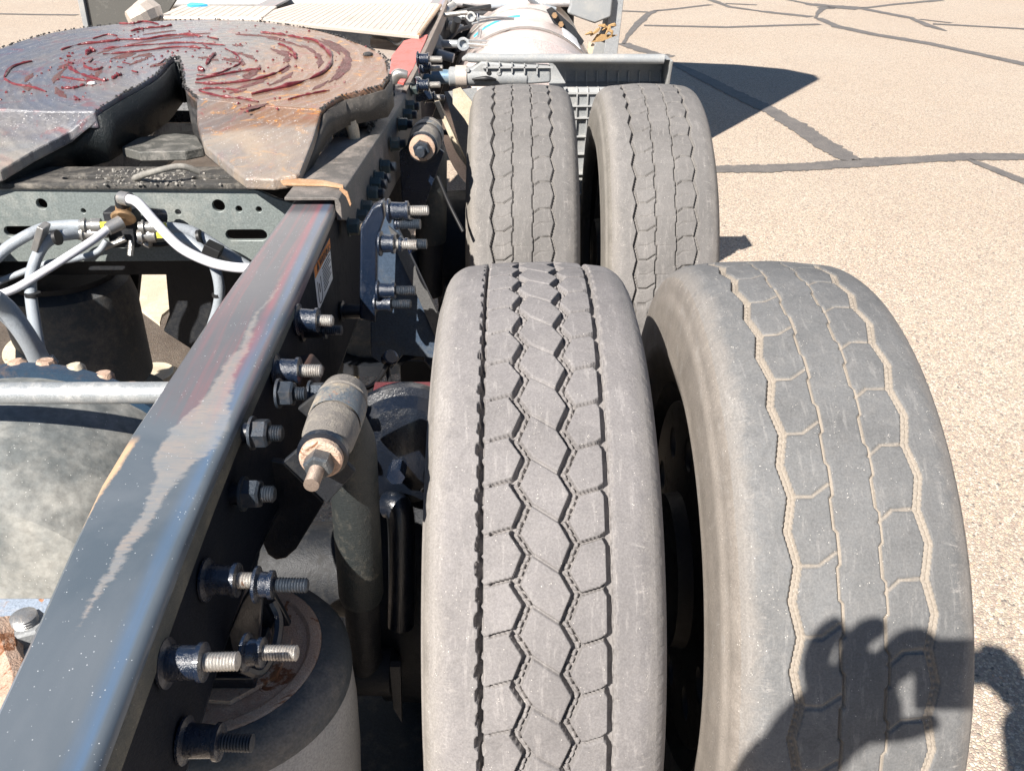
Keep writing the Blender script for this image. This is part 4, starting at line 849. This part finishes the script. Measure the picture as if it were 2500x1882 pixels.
for (xa, ya), (xb, yb), ww in (((172, 487), (238, 488), .0125), ((168, 505), (232, 503), .0135), ((300, 492), (358, 490), .0125), ((298, 510), (352, 506), .0138)):
    A0, B0 = at(xa, ya, y=yh), at(xb, yb, y=yh+.01); d = B0-A0
    ww *= .9; o = MB().lathe(A0, d, [(0, ww*.95), (d.length*.12, ww*.95), (d.length*.13, ww*1.25), (d.length*.2, ww*1.25), (d.length*.21, ww*.9), (d.length*.38, ww*.9), (d.length*.39, ww*1.18), (d.length*.7, ww*1.18), (d.length*.71, ww*.8), (d.length, ww*.8)], 12).build('hose_fitting', FIT, mf)
for q_ in ((224, 486), (346, 508), (352, 488)): MB().box(at(*q_, y=1.515), (.012, .004, .010)).build('yellow_mark', YEL, mf)
MB().cyl(at(232, 496, y=1.5), at(262, 480, y=1.52), .011, .013, 12).build('elbow', FIT, mf)
MB().cyl(at(322, 468, y=1.56), at(352, 470, y=1.58), .016, n=16).build('plug', BLUE, mf)
for q_, e_ in (((272, 515), (225, 535)), ((285, 520), (282, 552)), ((300, 520), (325, 530))):
    MB().tube([at(*q_, y=1.55), at(*e_, y=1.54)], .006, 8).build('bracket_leg', FIT, mf)

# --- axle and differential, lower left
df = empty('drive_axle', (-.76, AY, .489), T); tag(df, 'dusty cast differential housing with rusty flange bolts')
MB().lathe((-.72, .84, .60), (0, 1, 0), [(0, .13), (.02, .19), (.09, .235), (.20, .25), (.235, .25)], 56).build('housing', DUSTY, df)
MB().lathe((-.72, 1.075, .60), (0, 1, 0), [(0, .262), (.022, .262)], 56).build('flange_ring', worn('blue_black_ring', (.02, .045, .08), (.12, .09, .08), .35, 14, .35, 0, None, .3, (.25, .12, .08), .2), df)
random.seed(11)
for k in range(11):
    w = math.radians(48+k*9.2); p = V((-.72+.252*math.cos(w), 1.10, .60+.252*math.sin(w)))
    MB().lathe(p, (random.uniform(-.2, .2), .1, 1), [(-.01, .016), (.006, .015), (.012, .008+random.random()*.004)], 8).build('flange_bolt', RUST if k % 3 else TAN, df)
MB().cyl((-.6, AY, .489), (-.16, AY, .489), .085, .07, 36).build('axle_tube', BLKD, df)
MB().cyl((-.9, AY, .489), (-1.5, AY, .489), .085, .07, 36).build('axle_tube', BLKD, df)
MB().tube([(-.95, .99, .66), (-.80, .86, .66), (-.62, .90, .63), (-.5, 1.0, .57)], [.03, .05, .045, .03], 20).build('casting_rib', DUSTY, df)
MB().cyl((-.76, .86, .58), (-.76, .70, .60), .07, .06, 32, .01).build('pinion_cover', DUSTY, df)
p = at(262, 905, y=1.12); MB().lathe(p+V((0, 0, -.03)), (0, 0, 1), [(0, .03), (.03, .028), (.045, .012)], 7).build('rusty_lug', worn('salmon_rust', (.5, .26, .17), (.5, .4, .3), .4, 20, .7), df)
# cross beam and nut at the very left bottom
bm_ = empty('rear_crossmember', (-.76, .62, .9), T); tag(bm_, 'rusty crossmember end with a large nut')
zb = .86
MB().prism([at(*c, z=zb) for c in ((-500, 1292), (150, 1290), (150, 1700), (-500, 1700))], (0, 0, -.012)).build('plate', worn('rusty_blue_plate', (.28, .33, .4), (.5, .4, .32), .5, 12, .6, 0, None, .4, (.5, .25, .13), .45), bm_, bev=.002)
p = at(66, 1372, z=zb); MB().lathe(p, (0, 0, 1), [(0, .019), (.014, .019), (.016, .016)], 6, ph=.4).build('nut', GREYP, bm_, smooth=False)
MB().thread(p+V((0, 0, .014)), p+V((0, 0, .026)), .0115).build('thread', FIT, bm_)
MB().tube([at(0, 1370, z=zb+.004), at(18, 1425, z=zb+.006), at(40, 1500, z=zb+.004), at(10, 1580, z=zb+.004)], [.02, .012, .018, .02], 8).build('rust_scale', RUST, bm_)

# --- dark gear below: left air spring, hanging brackets, brake chambers
def airbag(x, y, z0, z1, r, label):
    o = empty('air_spring', (x, y, z1), T); tag(o, label)
    h = z1-z0
    MB().lathe((x, y, z0), (0, 0, 1), [(0, r*.8), (h*.2, r*.86), (h*.22, r*1.0), (h*.8, r*1.03), (h*.95, r*.96), (h, r*.8)], 48).build('bellows', RUBG, o)
    MB().lathe((x, y, z1), (0, 0, 1), [(0, r*.82), (.012, r*.82)], 40).build('top_plate', BLKD, o)
    MB().lathe((x, y, z0-.03), (0, 0, 1), [(0, r*1.15), (.03, r*1.15)], 40).build('piston', BLKD, o)
airbag(-1.02, 1.80, .38, .70, .135, 'dark air spring hanging below the crossmember on the left')
airbag(-.40, 2.12, .38, .66, .13, 'dark air spring below the rail ahead of the hanger')
MB().prism([at(*c, y=1.9) for c in ((-60, 560), (300, 556), (300, 600), (290, 700), (-60, 600))], (0, .02, 0)).build('axle_seat', BLKD, T)
MB().prism([at(*c, y=1.75) for c in ((355, 570), (560, 560), (520, 700), (455, 790), (420, 760), (352, 716), (365, 680))], (0, .03, 0)).build('beam_bracket', BLKD, T, bev=.004)
TANP = [at(*c, z=.25) for c in ((262, 560), (330, 560), (385, 600), (375, 660), (350, 680), (345, 700), (285, 655))]
MB().prism(TANP, (0, 0, -.01)).build('tan_plate', TAN, T, bev=.002)
p = at(325, 805, z=.30); MB().lathe(p+V((0, 0, -.05)), (0, 0, 1), [(0, .07), (.04, .072), (.05, .06), (.046, .05), (.05, .03)], 36).build('round_pad', TAN, T)
p = at(60, 770, z=.55); MB().lathe(p, (.1, -.5, 1), [(0, .045), (.02, .045)], 30).build('round_pad', TAN, T)
MB().cyl(at(790, 1330, y=1.0), (-.2, AY2-.2, .5), .02, n=16).build('radius_rod', BLKD, T)
br = empty('brake_chamber', at(860, 960, y=.98), T); tag(br, 'dark round brake chamber beside the near tyre')
c = at(868, 965, y=.99); MB().lathe(c+V((0, .06, 0)), (.1, -1, .05), [(0, .035), (.02, .075), (.05, .082), (.055, .09), (.065, .09), (.07, .08), (.09, .072), (.105, .03)], 40).build('housing', BLK, br)
MB().cyl(c+V((0, -.04, .0)), c+V((0, -.07, 0)), .012, n=6).build('bolt', BLUE, br)
MB().box(at(880, 850, y=1.1), (.10, .05, .012)).build('red_bracket', worn('dull_red_steel', (.12, .03, .035), (.06, .03, .03), .4, 20, .5), br, bev=.002)
hose([(842, 775), (838, 800), (850, 860), (870, 930), (890, 1000), (915, 1060)], .0036, ys=[1.2, 1.19, 1.12, 1.05, 1.0, .95], m=BLACKP, name='brake_line')
hose([(838, 780), (825, 810), (800, 835), (770, 840)], .0036, ys=[1.2, 1.16, 1.12, 1.1], m=BLACKP, name='brake_line')
hose([(945, 380), (970, 440), (1000, 500)], .004, ys=[2.0, 1.98, 1.95], m=BLACKP, name='brake_line')
MB().cyl(at(838, 778, y=1.2), at(846, 770, y=1.19), .012, n=16, bev=.002).build('banjo_fitting', BLUE, T)
# lower links in the gap
MB().prism([at(*c, z=.30) for c in ((645, 1175), (700, 1115), (740, 1230), (742, 1345), (660, 1300), (590, 1240))], (0, 0, -.03)).build('beam_top_plate', worn('pale_grey_beam', (.32, .34, .36), (.45, .43, .4), .45, 8, .4, .1, (.7, .7, .7), .2, (.5, .3, .14), .2), T, bev=.006)
MB().prism([at(*c, z=.34) for c in ((750, 700), (782, 690), (785, 765), (768, 830), (728, 822), (724, 808))], (0, 0, -.02)).build('tan_plate', TAN, T, bev=.004)  # added tan plate stands in for sunlit ground seen through the gap
MB().tube([at(838, 1090, y=.93), at(862, 1100, y=.92), at(868, 1200, y=.9), at(866, 1350, y=.88)], .018, 16).build('slack_arm', BLK, T)
MB().lathe(at(800, 1450, y=.86), (1, 0, 0), [(-.04, .02), (-.03, .032), (.03, .032), (.04, .02)], 24).build('lower_bushing', BLKD, T)
MB().prism([at(*c, y=.80) for c in ((842, 1440), (865, 1440), (868, 1560), (850, 1530))], (0, .01, 0)).build('lower_bracket', BLKD, T)
MB().lathe((-.22, .86, .26), (0, 0, 1), [(0, .17), (.02, .175)], 48).build('spring_base', RUBG, T)
MB().cyl((-.55, AY2, .489), (-.16, AY2, .489), .085, .07, 32).build('axle_tube', BLKD, T)
MB().lathe((-.24, AY, .489), (1, 0, 0), [(0, .13), (.01, .20), (.10, .205), (.102, .19)], 48).build('brake_drum', BLKD, T)
MB().lathe((-.25, AY2, .489), (1, 0, 0), [(0, .13), (.01, .20), (.10, .205), (.102, .19)], 48).build('brake_drum', BLKD, T)

# --- further hangers and hardware ahead
for px, py, m_ in ((915, 210, BOLTM), (925, 285, BOLTD), (900, 185, BOLTM), (905, 148, BOLTM), (900, 128, BOLTM)):
    p = at(px, py, x=-.285); stud(p, (1, 0, 0), r=.0105, wr=.022, sleeve=.035, tip=.03, tm=m_)
MB().prism([at(*c, y=2.5) for c in ((872, 170), (905, 168), (925, 190), (935, 215), (905, 222), (890, 330), (872, 330))], (0, .02, 0)).build('hanger_plate', BLUE, T, bev=.003)
MB().prism([at(*c, y=2.62) for c in ((888, 190), (898, 190), (906, 215), (895, 225))], (0, .01, 0)).build('hanger_edge', REDP, T)
MB().prism([at(*c, y=2.45) for c in ((938, 222), (948, 220), (1005, 345), (1008, 362), (985, 330))], (0, .02, 0)).build('strut_bar', TAN, T, bev=.002)
MB().prism([at(*c, y=2.75) for c in ((978, 195), (995, 190), (1032, 235), (1028, 300), (1004, 258), (978, 225))], (0, .006, 0)).build('inner_fender_flap', TAN, T)
MB().prism([at(*c, y=2.85) for c in ((960, 200), (1030, 190), (1030, 420), (1000, 340))], (0, .006, 0)).build('inner_fender', GREYP, T)
p = at(860, 178, z=1.0); MB().tube([p+V((-.015, 0, 0)), p+V((0, 0, .02)), p+V((.025, 0, .018))], [.012, .014, .010], 12).build('hose_end', FIT, T)
# red painted rail top
MB().prism([at(*c, z=.99) for c in ((840, 172), (846, 120), (872, 88), (925, 74), (918, 92), (893, 148), (872, 180))], (0, 0, -.012)).build('red_rail_cap', REDP, T, bev=.003)
MB().loft([[p, p+V((.012, 0, 0)), p+V((.012, 0, -.05)), p+V((0, 0, -.05))] for p in (at(868, 196, z=.99), at(893, 148, z=.99), at(922, 88, z=.99), at(950, 30, z=.995), at(962, 0, z=.995))]).build('rail_edge_strip', worn('brown_edge', (.16, .12, .1), (.3, .26, .22), .5, 15, .5), T)

# --- deck plate
dk = empty('deck_plate', (-.85, 3.6, 1.0), T); tag(dk, 'pale ribbed aluminium deck plate across the frame behind the cab')
zd = 1.0
MB().prism([at(*c, z=zd) for c in ((528, 40), (905, 78), (952, 12), (945, 8), (640, 8))], (0, 0, -.012)).build('panel', ALUB, dk, bev=.002)
MB().prism([at(*c, z=zd+.004) for c in ((336, 38), (560, 43), (598, 14), (392, 12))], (0, 0, -.012)).build('panel', ALUB, dk, bev=.002)
for k in range(26):
    t = k/25; a = at(560+340*t, 42+30*t, z=zd-.0010); b = at(650+290*t, 10, z=zd-.0010)
    MB().tube([a, a.lerp(b, .5), b], .0028, 6, 0).build('rib', ALUB, dk)
for k in range(12):
    t = (k+.5)/12; a = at(345+205*t, 37+4*t, z=zd+.0028); b = at(400+190*t, 14, z=zd+.0028)
    MB().tube([a, a.lerp(b, .5), b], .003, 6, 0).build('rib', ALUB, dk)
MB().tube([at(336, 40, z=zd), at(450, 42, z=zd), at(566, 43, z=zd)], .010, 12).build('edge_roll', ALUB, dk)
MB().tube([at(800, 68, z=zd-.01), at(850, 73, z=zd-.01), at(905, 79, z=zd-.01)], .008, 12).build('edge_roll', ALUB, dk)
MB().tube([at(905, 76, z=zd), at(928, 45, z=zd), at(952, 12, z=zd)], .006, 10).build('edge_roll', BRASS, dk)
MB().tube([at(800, 80, z=.97), at(835, 84, z=.95), at(858, 96, z=.95), at(875, 86, z=.97)], .005, 10).build('bent_wire', ALU, dk)
MB().prism([at(*c, z=zd-.07) for c in ((800, 78), (905, 86), (875, 92), (842, 130), (800, 100))], (0, 0, -.01)).build('under_plate', ALUB, dk)
MB().prism([at(*c, z=zd+.012) for c in ((404, 10), (412, 6), (436, 7), (448, 10), (436, 11), (412, 12))], (0, 0, -.01)).build('blue_hose_end', BLUET, dk)
# crumpled grey cup left of the deck
ct = MB(); p = at(302, 40, z=1.0)
MB().tube([at(280, 46, z=1.0), at(300, 38, z=1.01), at(314, 30, z=1.02), at(326, 26, z=1.02)], [.034, .044, .050, .046], 9, 2).build('bracket_cover', ALUB, T, smooth=False)

# --- quarter fender ahead of the far tyres
fd = empty('quarter_fender', (.15, 3.0, .9), T); tag(fd, 'grey plastic quarter fender with ribbed back ahead of the far tyres')
yf = 3.0
TL, TR = at(1035, 126, y=2.93), at(1434, 128, y=2.93)
MB().tube([at(1000, 129, y=2.95), at(1015, 124, y=2.94), TL, TL.lerp(TR, .5), TR], [.006, .013, .015, .014, .015], 14, 5).build('rolled_lip', GREYP, fd)
pr = [(2.93, .957), (3.03, .952), (3.06, .935), (3.065, .90), (3.055, .868), (3.0, .860), (2.985, .84), (2.99, .78), (3.01, .70), (3.02, .55), (3.0, .32)]
def sheet(x0, x1, prof, th, name, m):
    prof = [V((0, *p)) for p in prof]; back = [p+V((0, th, 0)) for p in prof][::-1]; loop = prof+back
    return MB().loft([[(x, p.y, p.z) for p in loop] for x in (x0, x1)]).build(name, m, fd)
xr0 = .0; xr1 = .462
sheet(.085, xr1, pr, .008, 'panel', GREYP)
sheet(-.12, .084, pr[5:], .008, 'panel', GREYP)
GR2 = worn('pale_rib_plastic', (.33, .335, .335), (.40, .385, .36), .4, 20, .55)
for k in range(14):
    x = .0+k*.035; P_ = [V((x, y-.006, z)) for y, z in (pr[5:] if x < .12 else pr[3:])]
    MB().loft([[p+V((-.002, .008, 0)), p+V((.002, .008, 0)), p+V((.002, -.004, 0)), p+V((-.002, -.004, 0))] for p in P_]).build('rib', GR2, fd)
for z in (.845, .805, .765, .70, .64, .57, .50, .42):
    y = float(np.interp(-z, [-p[1] for p in pr], [p[0] for p in pr]))-.006; MB().box((.23, y, z), (.464, .014, .004)).build('rib', GR2, fd)
MB().prism([(.462, 2.925, .955), (.462, 3.075, .95), (.462, 3.08, .84), (.462, 2.97, .85)], (.010, 0, 0)).build('end_cap', GREYP, fd, bev=.003)
# left wing of the fender and its mounting sleeve
MB().prism([at(*c, y=2.91) for c in ((1040, 134), (1190, 145), (1190, 180), (1150, 183), (1080, 184), (1000, 181), (985, 172), (985, 152), (1020, 148))], (0, .05, 0)).build('mounting_wing', GREYP, fd, bev=.008)
for k in range(5):
    a = at(1052+27*k, 136+1.5*k, y=2.905); b = at(1052+27*k, 152+1.5*k, y=2.905); MB().box(a.lerp(b, .5), (.004, .012, .03)).build('rib', GR2, fd)
MB().box(at(1118, 146, y=2.905), (.22, .012, .004)).build('rib', GR2, fd)
MB().cyl(at(880, 165, y=2.93), at(988, 167, y=2.93), .0225, n=28).build('support_tube', worn('steel_blue_tube', (.12, .2, .28), (.3, .3, .28), .4, 18, .4, .3), fd)
MB().cyl(at(970, 166, y=2.93), at(1140, 168, y=2.93), .030, .026, 28, .004).build('sleeve', GREYP, fd)
MB().lathe(at(985, 166, y=2.93), (1, 0, 0), [(0, .034), (.035, .034)], 28).build('clamp_band', ALUB, fd)
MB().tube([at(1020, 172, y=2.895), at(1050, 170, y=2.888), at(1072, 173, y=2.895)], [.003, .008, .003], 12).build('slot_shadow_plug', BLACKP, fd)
for q_ in ((1010, 152), (1056, 158), (1078, 159)): MB().lathe(at(*q_, y=2.905), (0, -1, 0), [(0, .008), (.004, .006)], 14).build('rivet', GREYP if q_[0] != 1056 else BLACKP, fd)

# --- fuel tank with straps
tk = empty('fuel_tank', (.01, 4.4, .64), T); tag(tk, 'round pinkish aluminium fuel tank with steel straps and a blue tape mark')
tc = V((.012, 3.35, .632)); TR_ = .318
MB().lathe(tc, (0, 1, 0), [(0, .24), (.03, .29), (.06, TR_), (1.6, TR_), (1.64, .29)], 96).build('tank_shell', TANKM, tk)
def arcpts(y, a0_, a1_, r, n=24): return [(tc.x+r*math.sin(a), y, tc.z+r*math.cos(a)) for a in np.linspace(math.radians(a0_), math.radians(a1_), n)]
def strap(y, w, a0_, a1_, r, m, name='strap'):
    A1 = arcpts(y, a0_, a1_, r); A2 = arcpts(y, a0_, a1_, r+.004)
    return MB().loft([[p, (p[0], p[1]+w, p[2]), (q_[0], q_[1]+w, q_[2]), q_] for p, q_ in zip(A1, A2)]).build(name, m, tk)
strap(4.30, .07, -80, 80, TR_+.001, worn('bright_strap', (.5, .5, .48), (.4, .38, .35), .4, 20, .3, .7)); strap(3.66, .05, -80, 80, TR_+.001, worn('dull_strap', (.25, .22, .2), (.35, .3, .28), .4, 20, .4, .5))
strap(4.02, .035, -42, -3, TR_+.0005, BLUET, 'blue_tape')
strap(3.74, .26, 30, 44, TR_+.001, WHITE, 'data_label')
for (a, b), (c_, d_) in (((1010, 88), (1130, 100)), ((1010, 105), (1140, 98)), ((1030, 42), (1110, 40)), ((1020, 52), (1110, 42))):
    MB().tube([at(a, b, y=3.55), at((a+c_)/2, (b+d_)/2-3, y=3.6), at(c_, d_, y=3.65)], .004, 8).build('strap_rod', ALU, tk)
MB().tube([at(1095, 97, y=3.6), at(1180, 112, y=3.62), at(1240, 122, y=3.65)], .006, 8).build('strap_rod', BLKD, tk)
for px, py, yy, r in ((1000, 96, 3.5, .024), (1016, 37, 4.2, .022)):
    c = at(px, py, y=yy); 
    MB().lathe(c, (.15, -1, .25), [(-.03, r*.7), (-.01, r*.8), (.0, r), (.01, r), (.01, r*.6), (-.005, r*.55)], 24).build('ring_fitting', ALU, tk)
    MB().cyl(c+V((-.02, 0, 0)), c+V((-.075, .01, 0)), r*.6, n=14).build('pipe_stub', ALU, tk)
    MB().cyl(c+V((.02, 0, 0)), c+V((.09, .0, -.005)), r*.35, n=12).build('pipe_stub', FIT, tk)
    b = c+V((-.115, .02, 0)); MB().lathe(b+V((0, 0, -.05)), (.1, 0, 1), [(0, .032), (.05, .04), (.075, .03), (.085, .02)], 10).build('valve_body', GREYP, tk, smooth=False)
    MB().cyl(b+V((.02, -.04, -.03)), b+V((.08, -.05, -.045)), .018, n=12).build('valve_port', ALU, tk)
for a_, b_, c_, y_, r_ in (((955, 60), (985, 30), (1060, 14), 4.3, .010), ((950, 110), (985, 70), (1010, 60), 3.7, .009), ((1060, 16), (1130, 10), (1200, 20), 4.5, .011), ((1140, -5), (1165, 15), (1190, 30), 4.5, .012), ((1000, 12), (1080, 24), (1150, 18), 4.45, .007)):
    MB().tube([at(*a_, y=y_), at(*b_, y=y_+.05), at(*c_, y=y_+.1)], r_, 10).build('loose_hose', random.choice([BLACKP, HOSE, BLKD]), T)
# --- small loose hardware behind: pipes in the shade
random.seed(21)
for k in range(14):
    a = at(random.uniform(935, 1040), random.uniform(10, 150), y=random.uniform(3.6, 4.3)); d = V((random.uniform(-.1, .12), random.uniform(-.05, .1), random.uniform(-.05, .05)))
    MB().cyl(a, a+d, random.uniform(.006, .018), n=12).build('air_fitting', random.choice([FIT, BLKD, BLUE, ALU]), T)

# --- cab (casts the pointed shadow) and side skirts
cab = empty('cab', (-.76, 5.6, 2.2), T)
prof = [(4.58, .92), (4.58, 3.34), (4.75, 3.36), (5.3, 3.07), (6.08, 2.47), (6.79, 1.82), (7.19, 1.45), (7.5, .9)]
MB().loft([[(x, y, z) for y, z in prof] for x in (-2.01, .49)]).build('body', CABM, cab, bev=.03)
MB().box((-.76, 5.2, .80), (1.5, 1.2, .22)).build('underbody', BLKD, cab, bev=.02)
MB().box((-.2, 5.35, .55), (1.0, .3, .6)).build('shadow_side_step', BLKD, cab, bev=.02)
sk = empty('side_skirt', (.42, 4.4, .9), T); tag(sk, 'grey plastic side skirt end with torn orange mounting')
MB().prism([at(*c, y=4.45) for c in ((1322, -20), (1350, -20), (1330, 150), (1300, 150))], (0, .02, 0)).build('skirt_edge', GREYD, sk, bev=.004)
MB().prism([at(*c, y=4.40) for c in ((1228, -20), (1326, -20), (1320, 38), (1285, 52), (1262, 44), (1225, 30), (1232, 12))], (0, .05, 0)).build('skirt_liner', GREYP, sk, bev=.01)
MB().prism([at(*c, y=4.50) for c in ((1315, -20), (1336, -20), (1325, 140), (1268, 140), (1300, 60))], (0, .02, 0)).build('skirt_inner', GREYP, sk, bev=.004)
random.seed(4)
TORN = worn('torn_orange_foam', (.40, .25, .11), (.28, .19, .10), .5, 30, .8, 0, None, .9)
c = at(1290, 68, y=4.3)
for k in range(7):
    a = c+V((random.uniform(-.05, .06), random.uniform(-.02, .02), random.uniform(-.03, .03))); b = a+V((random.uniform(-.05, .05), random.uniform(-.02, .02), random.uniform(-.04, .05)))
    MB().tube([a, a.lerp(b, .5)+V((.01, 0, .005)), b], [.003, .009, .002], 5, 3).build('torn_strip', TORN, sk, smooth=False)
MB().prism([at(*c, y=4.3) for c in ((1290, 74), (1335, 76), (1320, 82), (1300, 90), (1278, 92))], (0, .02, -.004)).build('bracket', TORN, sk)
MB().prism([at(*c, y=4.32) for c in ((1272, 92), (1284, 96), (1276, 134), (1264, 134))], (0, .02, 0)).build('bracket_bar', TAN, sk)
MB().prism([at(*c, y=4.0) for c in ((1180, 22), (1192, 16), (1240, 60), (1262, 90), (1255, 100), (1230, 86), (1195, 50))], (0, .012, 0)).build('hanger_strap', BLKD, sk, bev=.002)
for q_ in ((1198, 34), (1212, 53)): MB().lathe(at(*q_, y=3.99), (0, -1, 0), [(0, .013), (.012, .011)], 6).build('bolt', BRASS, sk)
lp = empty('left_side_panel', (-1.9, 4.5, .9), T); tag(lp, 'smoked grey side panel on the far left of the truck')
MB().prism([at(*c, y=4.4) for c in ((168, -30), (400, -30), (300, 130), (200, 130))], (0, .02, 0)).build('panel', MARBLE, lp, bev=.004)
MB().prism([at(*c, y=4.38) for c in ((160, -30), (174, -30), (205, 130), (196, 130))], (0, .05, 0)).build('panel_edge', GREYP, lp, bev=.003)

# ------------------------------------------------------------------ person taking the picture (behind the lens)
def cp3(dr, du, df=0.): return CAM+rt*dr+up*du+fwd*df
ph = empty('mobile_phone', cp3(.055, -.012, -.009)); tag(ph, 'dark mobile phone held up level in both hands of the photographer', 'phone')
Rm = Matrix((rt, up, -fwd)).transposed()
MB().box(cp3(.055, -.012, -.009), (.158, .076, .008), Rm).build('body', GLASSD, ph, bev=.003)
MB().lathe(cp3(0.012, .006, -.004), fwd, [(0, .007), (.0015, .007), (.0015, .005)], 20).build('lens_ring', FIT, ph)
MB().box(cp3(.055, -.012, -.0135), (.15, .07, .0006), Rm).build('screen', GLASSD, ph)
per = empty('person', (-.12, -.62, 0)); tag(per, 'person in grey shirt and jeans standing behind the truck, holding up a phone', 'person')
def skin(name, verts, edges, radii, m, parent, root=0, sub=2):
    me = bpy.data.meshes.new(name); me.from_pydata([tuple(v) for v in verts], edges, []); me.materials.append(m)
    o = bpy.data.objects.new(name, me); place(o, parent)
    mod = o.modifiers.new('skin', 'SKIN')
    for i, r in enumerate(radii): me.skin_vertices[0].data[i].radius = (r, r) if not isinstance(r, tuple) else r
    me.skin_vertices[0].data[root].use_root = True
    mod.use_smooth_shade = True
    s = o.modifiers.new('sub', 'SUBSURF'); s.levels = sub; s.render_levels = sub
    return o
px_, py_ = -.12, -.60
elL, elR = cp3(-.31, -.215, -.15), cp3(.115, -.28, -.18); wrL, wrR = cp3(-.150, -.080, -.035), cp3(.165, -.080, -.03)
vv = [(px_, py_, .92), (px_, py_, 1.12), (px_, py_, 1.33), (px_, py_+.02, 1.42), (px_, py_+.02, 1.50), (px_, py_+.05, 1.60), (px_, py_+.05, 1.68),
      (px_-.19, py_+.01, 1.38), (elL.x, elL.y, elL.z), wrL, (px_+.19, py_+.01, 1.38), (elR.x, elR.y, elR.z), wrR,
      (px_-.10, py_, .86), (px_-.12, py_+.02, .48), (px_-.13, py_, .08), (px_-.14, py_+.17, .04), (px_+.10, py_, .86), (px_+.12, py_+.02, .48), (px_+.13, py_, .08), (px_+.14, py_+.17, .04)]
ee = [(0, 1), (1, 2), (2, 3), (3, 4), (4, 5), (5, 6), (3, 7), (7, 8), (8, 9), (3, 10), (10, 11), (11, 12), (0, 13), (13, 14), (14, 15), (15, 16), (0, 17), (17, 18), (18, 19), (19, 20)]
rr = [(.15, .11), (.14, .10), (.16, .11), .09, .055, (.078, .09), (.07, .085), .068, .064, .050, .065, .060, .046, .085, .06, .045, .035, .085, .06, .045, .035]
skin('body', vv, ee, rr, SHIRT, per)
skin('face', [(px_, py_+.055, 1.585), (px_, py_+.06, 1.67)], [(0, 1)], [(.076, .088), (.078, .09)], SKIN, per)
skin('hair', [(px_, py_+.035, 1.64), (px_, py_+.035, 1.70)], [(0, 1)], [(.082, .095), (.078, .09)], HAIR, per)
skin('jeans', [(px_, py_, .95), (px_, py_, .90), (px_-.10, py_, .82), (px_-.12, py_+.02, .48), (px_-.13, py_, .12), (px_+.10, py_, .82), (px_+.12, py_+.02, .48), (px_+.13, py_, .12)], [(0, 1), (1, 2), (2, 3), (3, 4), (1, 5), (5, 6), (6, 7)], [(.16, .12), (.16, .12), .095, .072, .06, .095, .072, .06], JEANS, per)
for s in (-1, 1): skin('shoe', [(px_+s*.13, py_-.03, .045), (px_+s*.135, py_+.08, .045), (px_+s*.14, py_+.20, .035)], [(0, 1), (1, 2)], [.045, .045, .035], SHOE, per)
def finger(name, pts, r0_, r1_):
    n = len(pts); return skin(name, pts, [(i, i+1) for i in range(n-1)], [r0_+(r1_-r0_)*i/(n-1) for i in range(n)], SKIN, per)
# left hand
finger('hand', [cp3(-.185, -.110, -.06), cp3(-.155, -.080, -.04), cp3(-.125, -.055, -.03), cp3(-.085, -.035, -.025), cp3(-.050, -.030, -.022)], .046, .040)
finger('hand', [cp3(-.135, -.060, -.03), cp3(-.110, -.020, -.03), cp3(-.080, -.005, -.028), cp3(-.050, -.010, -.026)], .030, .028)
finger('finger', [cp3(-.130, -.030, -.024), cp3(-.132, .004, -.016), cp3(-.120, .024, -.008), cp3(-.104, .036, -.004), cp3(-.095, .038, -.004)], .0165, .0125)
finger('finger', [cp3(-.100, -.015, -.024), cp3(-.094, .014, -.016), cp3(-.080, .031, -.010), cp3(-.063, .038, -.006), cp3(-.054, .034, -.006)], .0165, .0125)
finger('finger', [cp3(-.072, -.005, -.026), cp3(-.050, .016, -.022), cp3(-.034, .030, -.018), cp3(-.016, .030, -.016), cp3(-.006, .020, -.018)], .0150, .0110)
finger('finger', [cp3(-.060, -.010, -.030), cp3(-.045, .006, -.030), cp3(-.028, .014, -.028), cp3(-.010, .010, -.028)], .0140, .0110)
finger('thumb', [cp3(-.110, -.060, -.035), cp3(-.07, -.066, -.032), cp3(-.035, -.064, -.028), cp3(-.005, -.054, -.024)], .0150, .0110)
# right hand at the other end of the phone
finger('hand', [cp3(.165, -.085, -.03), cp3(.155, -.050, -.026), cp3(.145, -.015, -.024)], .040, .038)
finger('hand', [cp3(.155, -.040, -.028), cp3(.150, -.005, -.026), cp3(.135, .008, -.026)], .032, .028)
for k in range(4): finger('finger', [cp3(.150-.004*k, -.015+.004*k, -.02), cp3(.155-.009*k, .012+.004*k, -.012), cp3(.146-.010*k, .027+.002*k, -.006), cp3(.128-.010*k, .026, -.002)], .0125, .0095)
finger('thumb', [cp3(.15, -.060, -.03), cp3(.125, -.054, -.028), cp3(.105, -.040, -.022)], .0145, .0105)
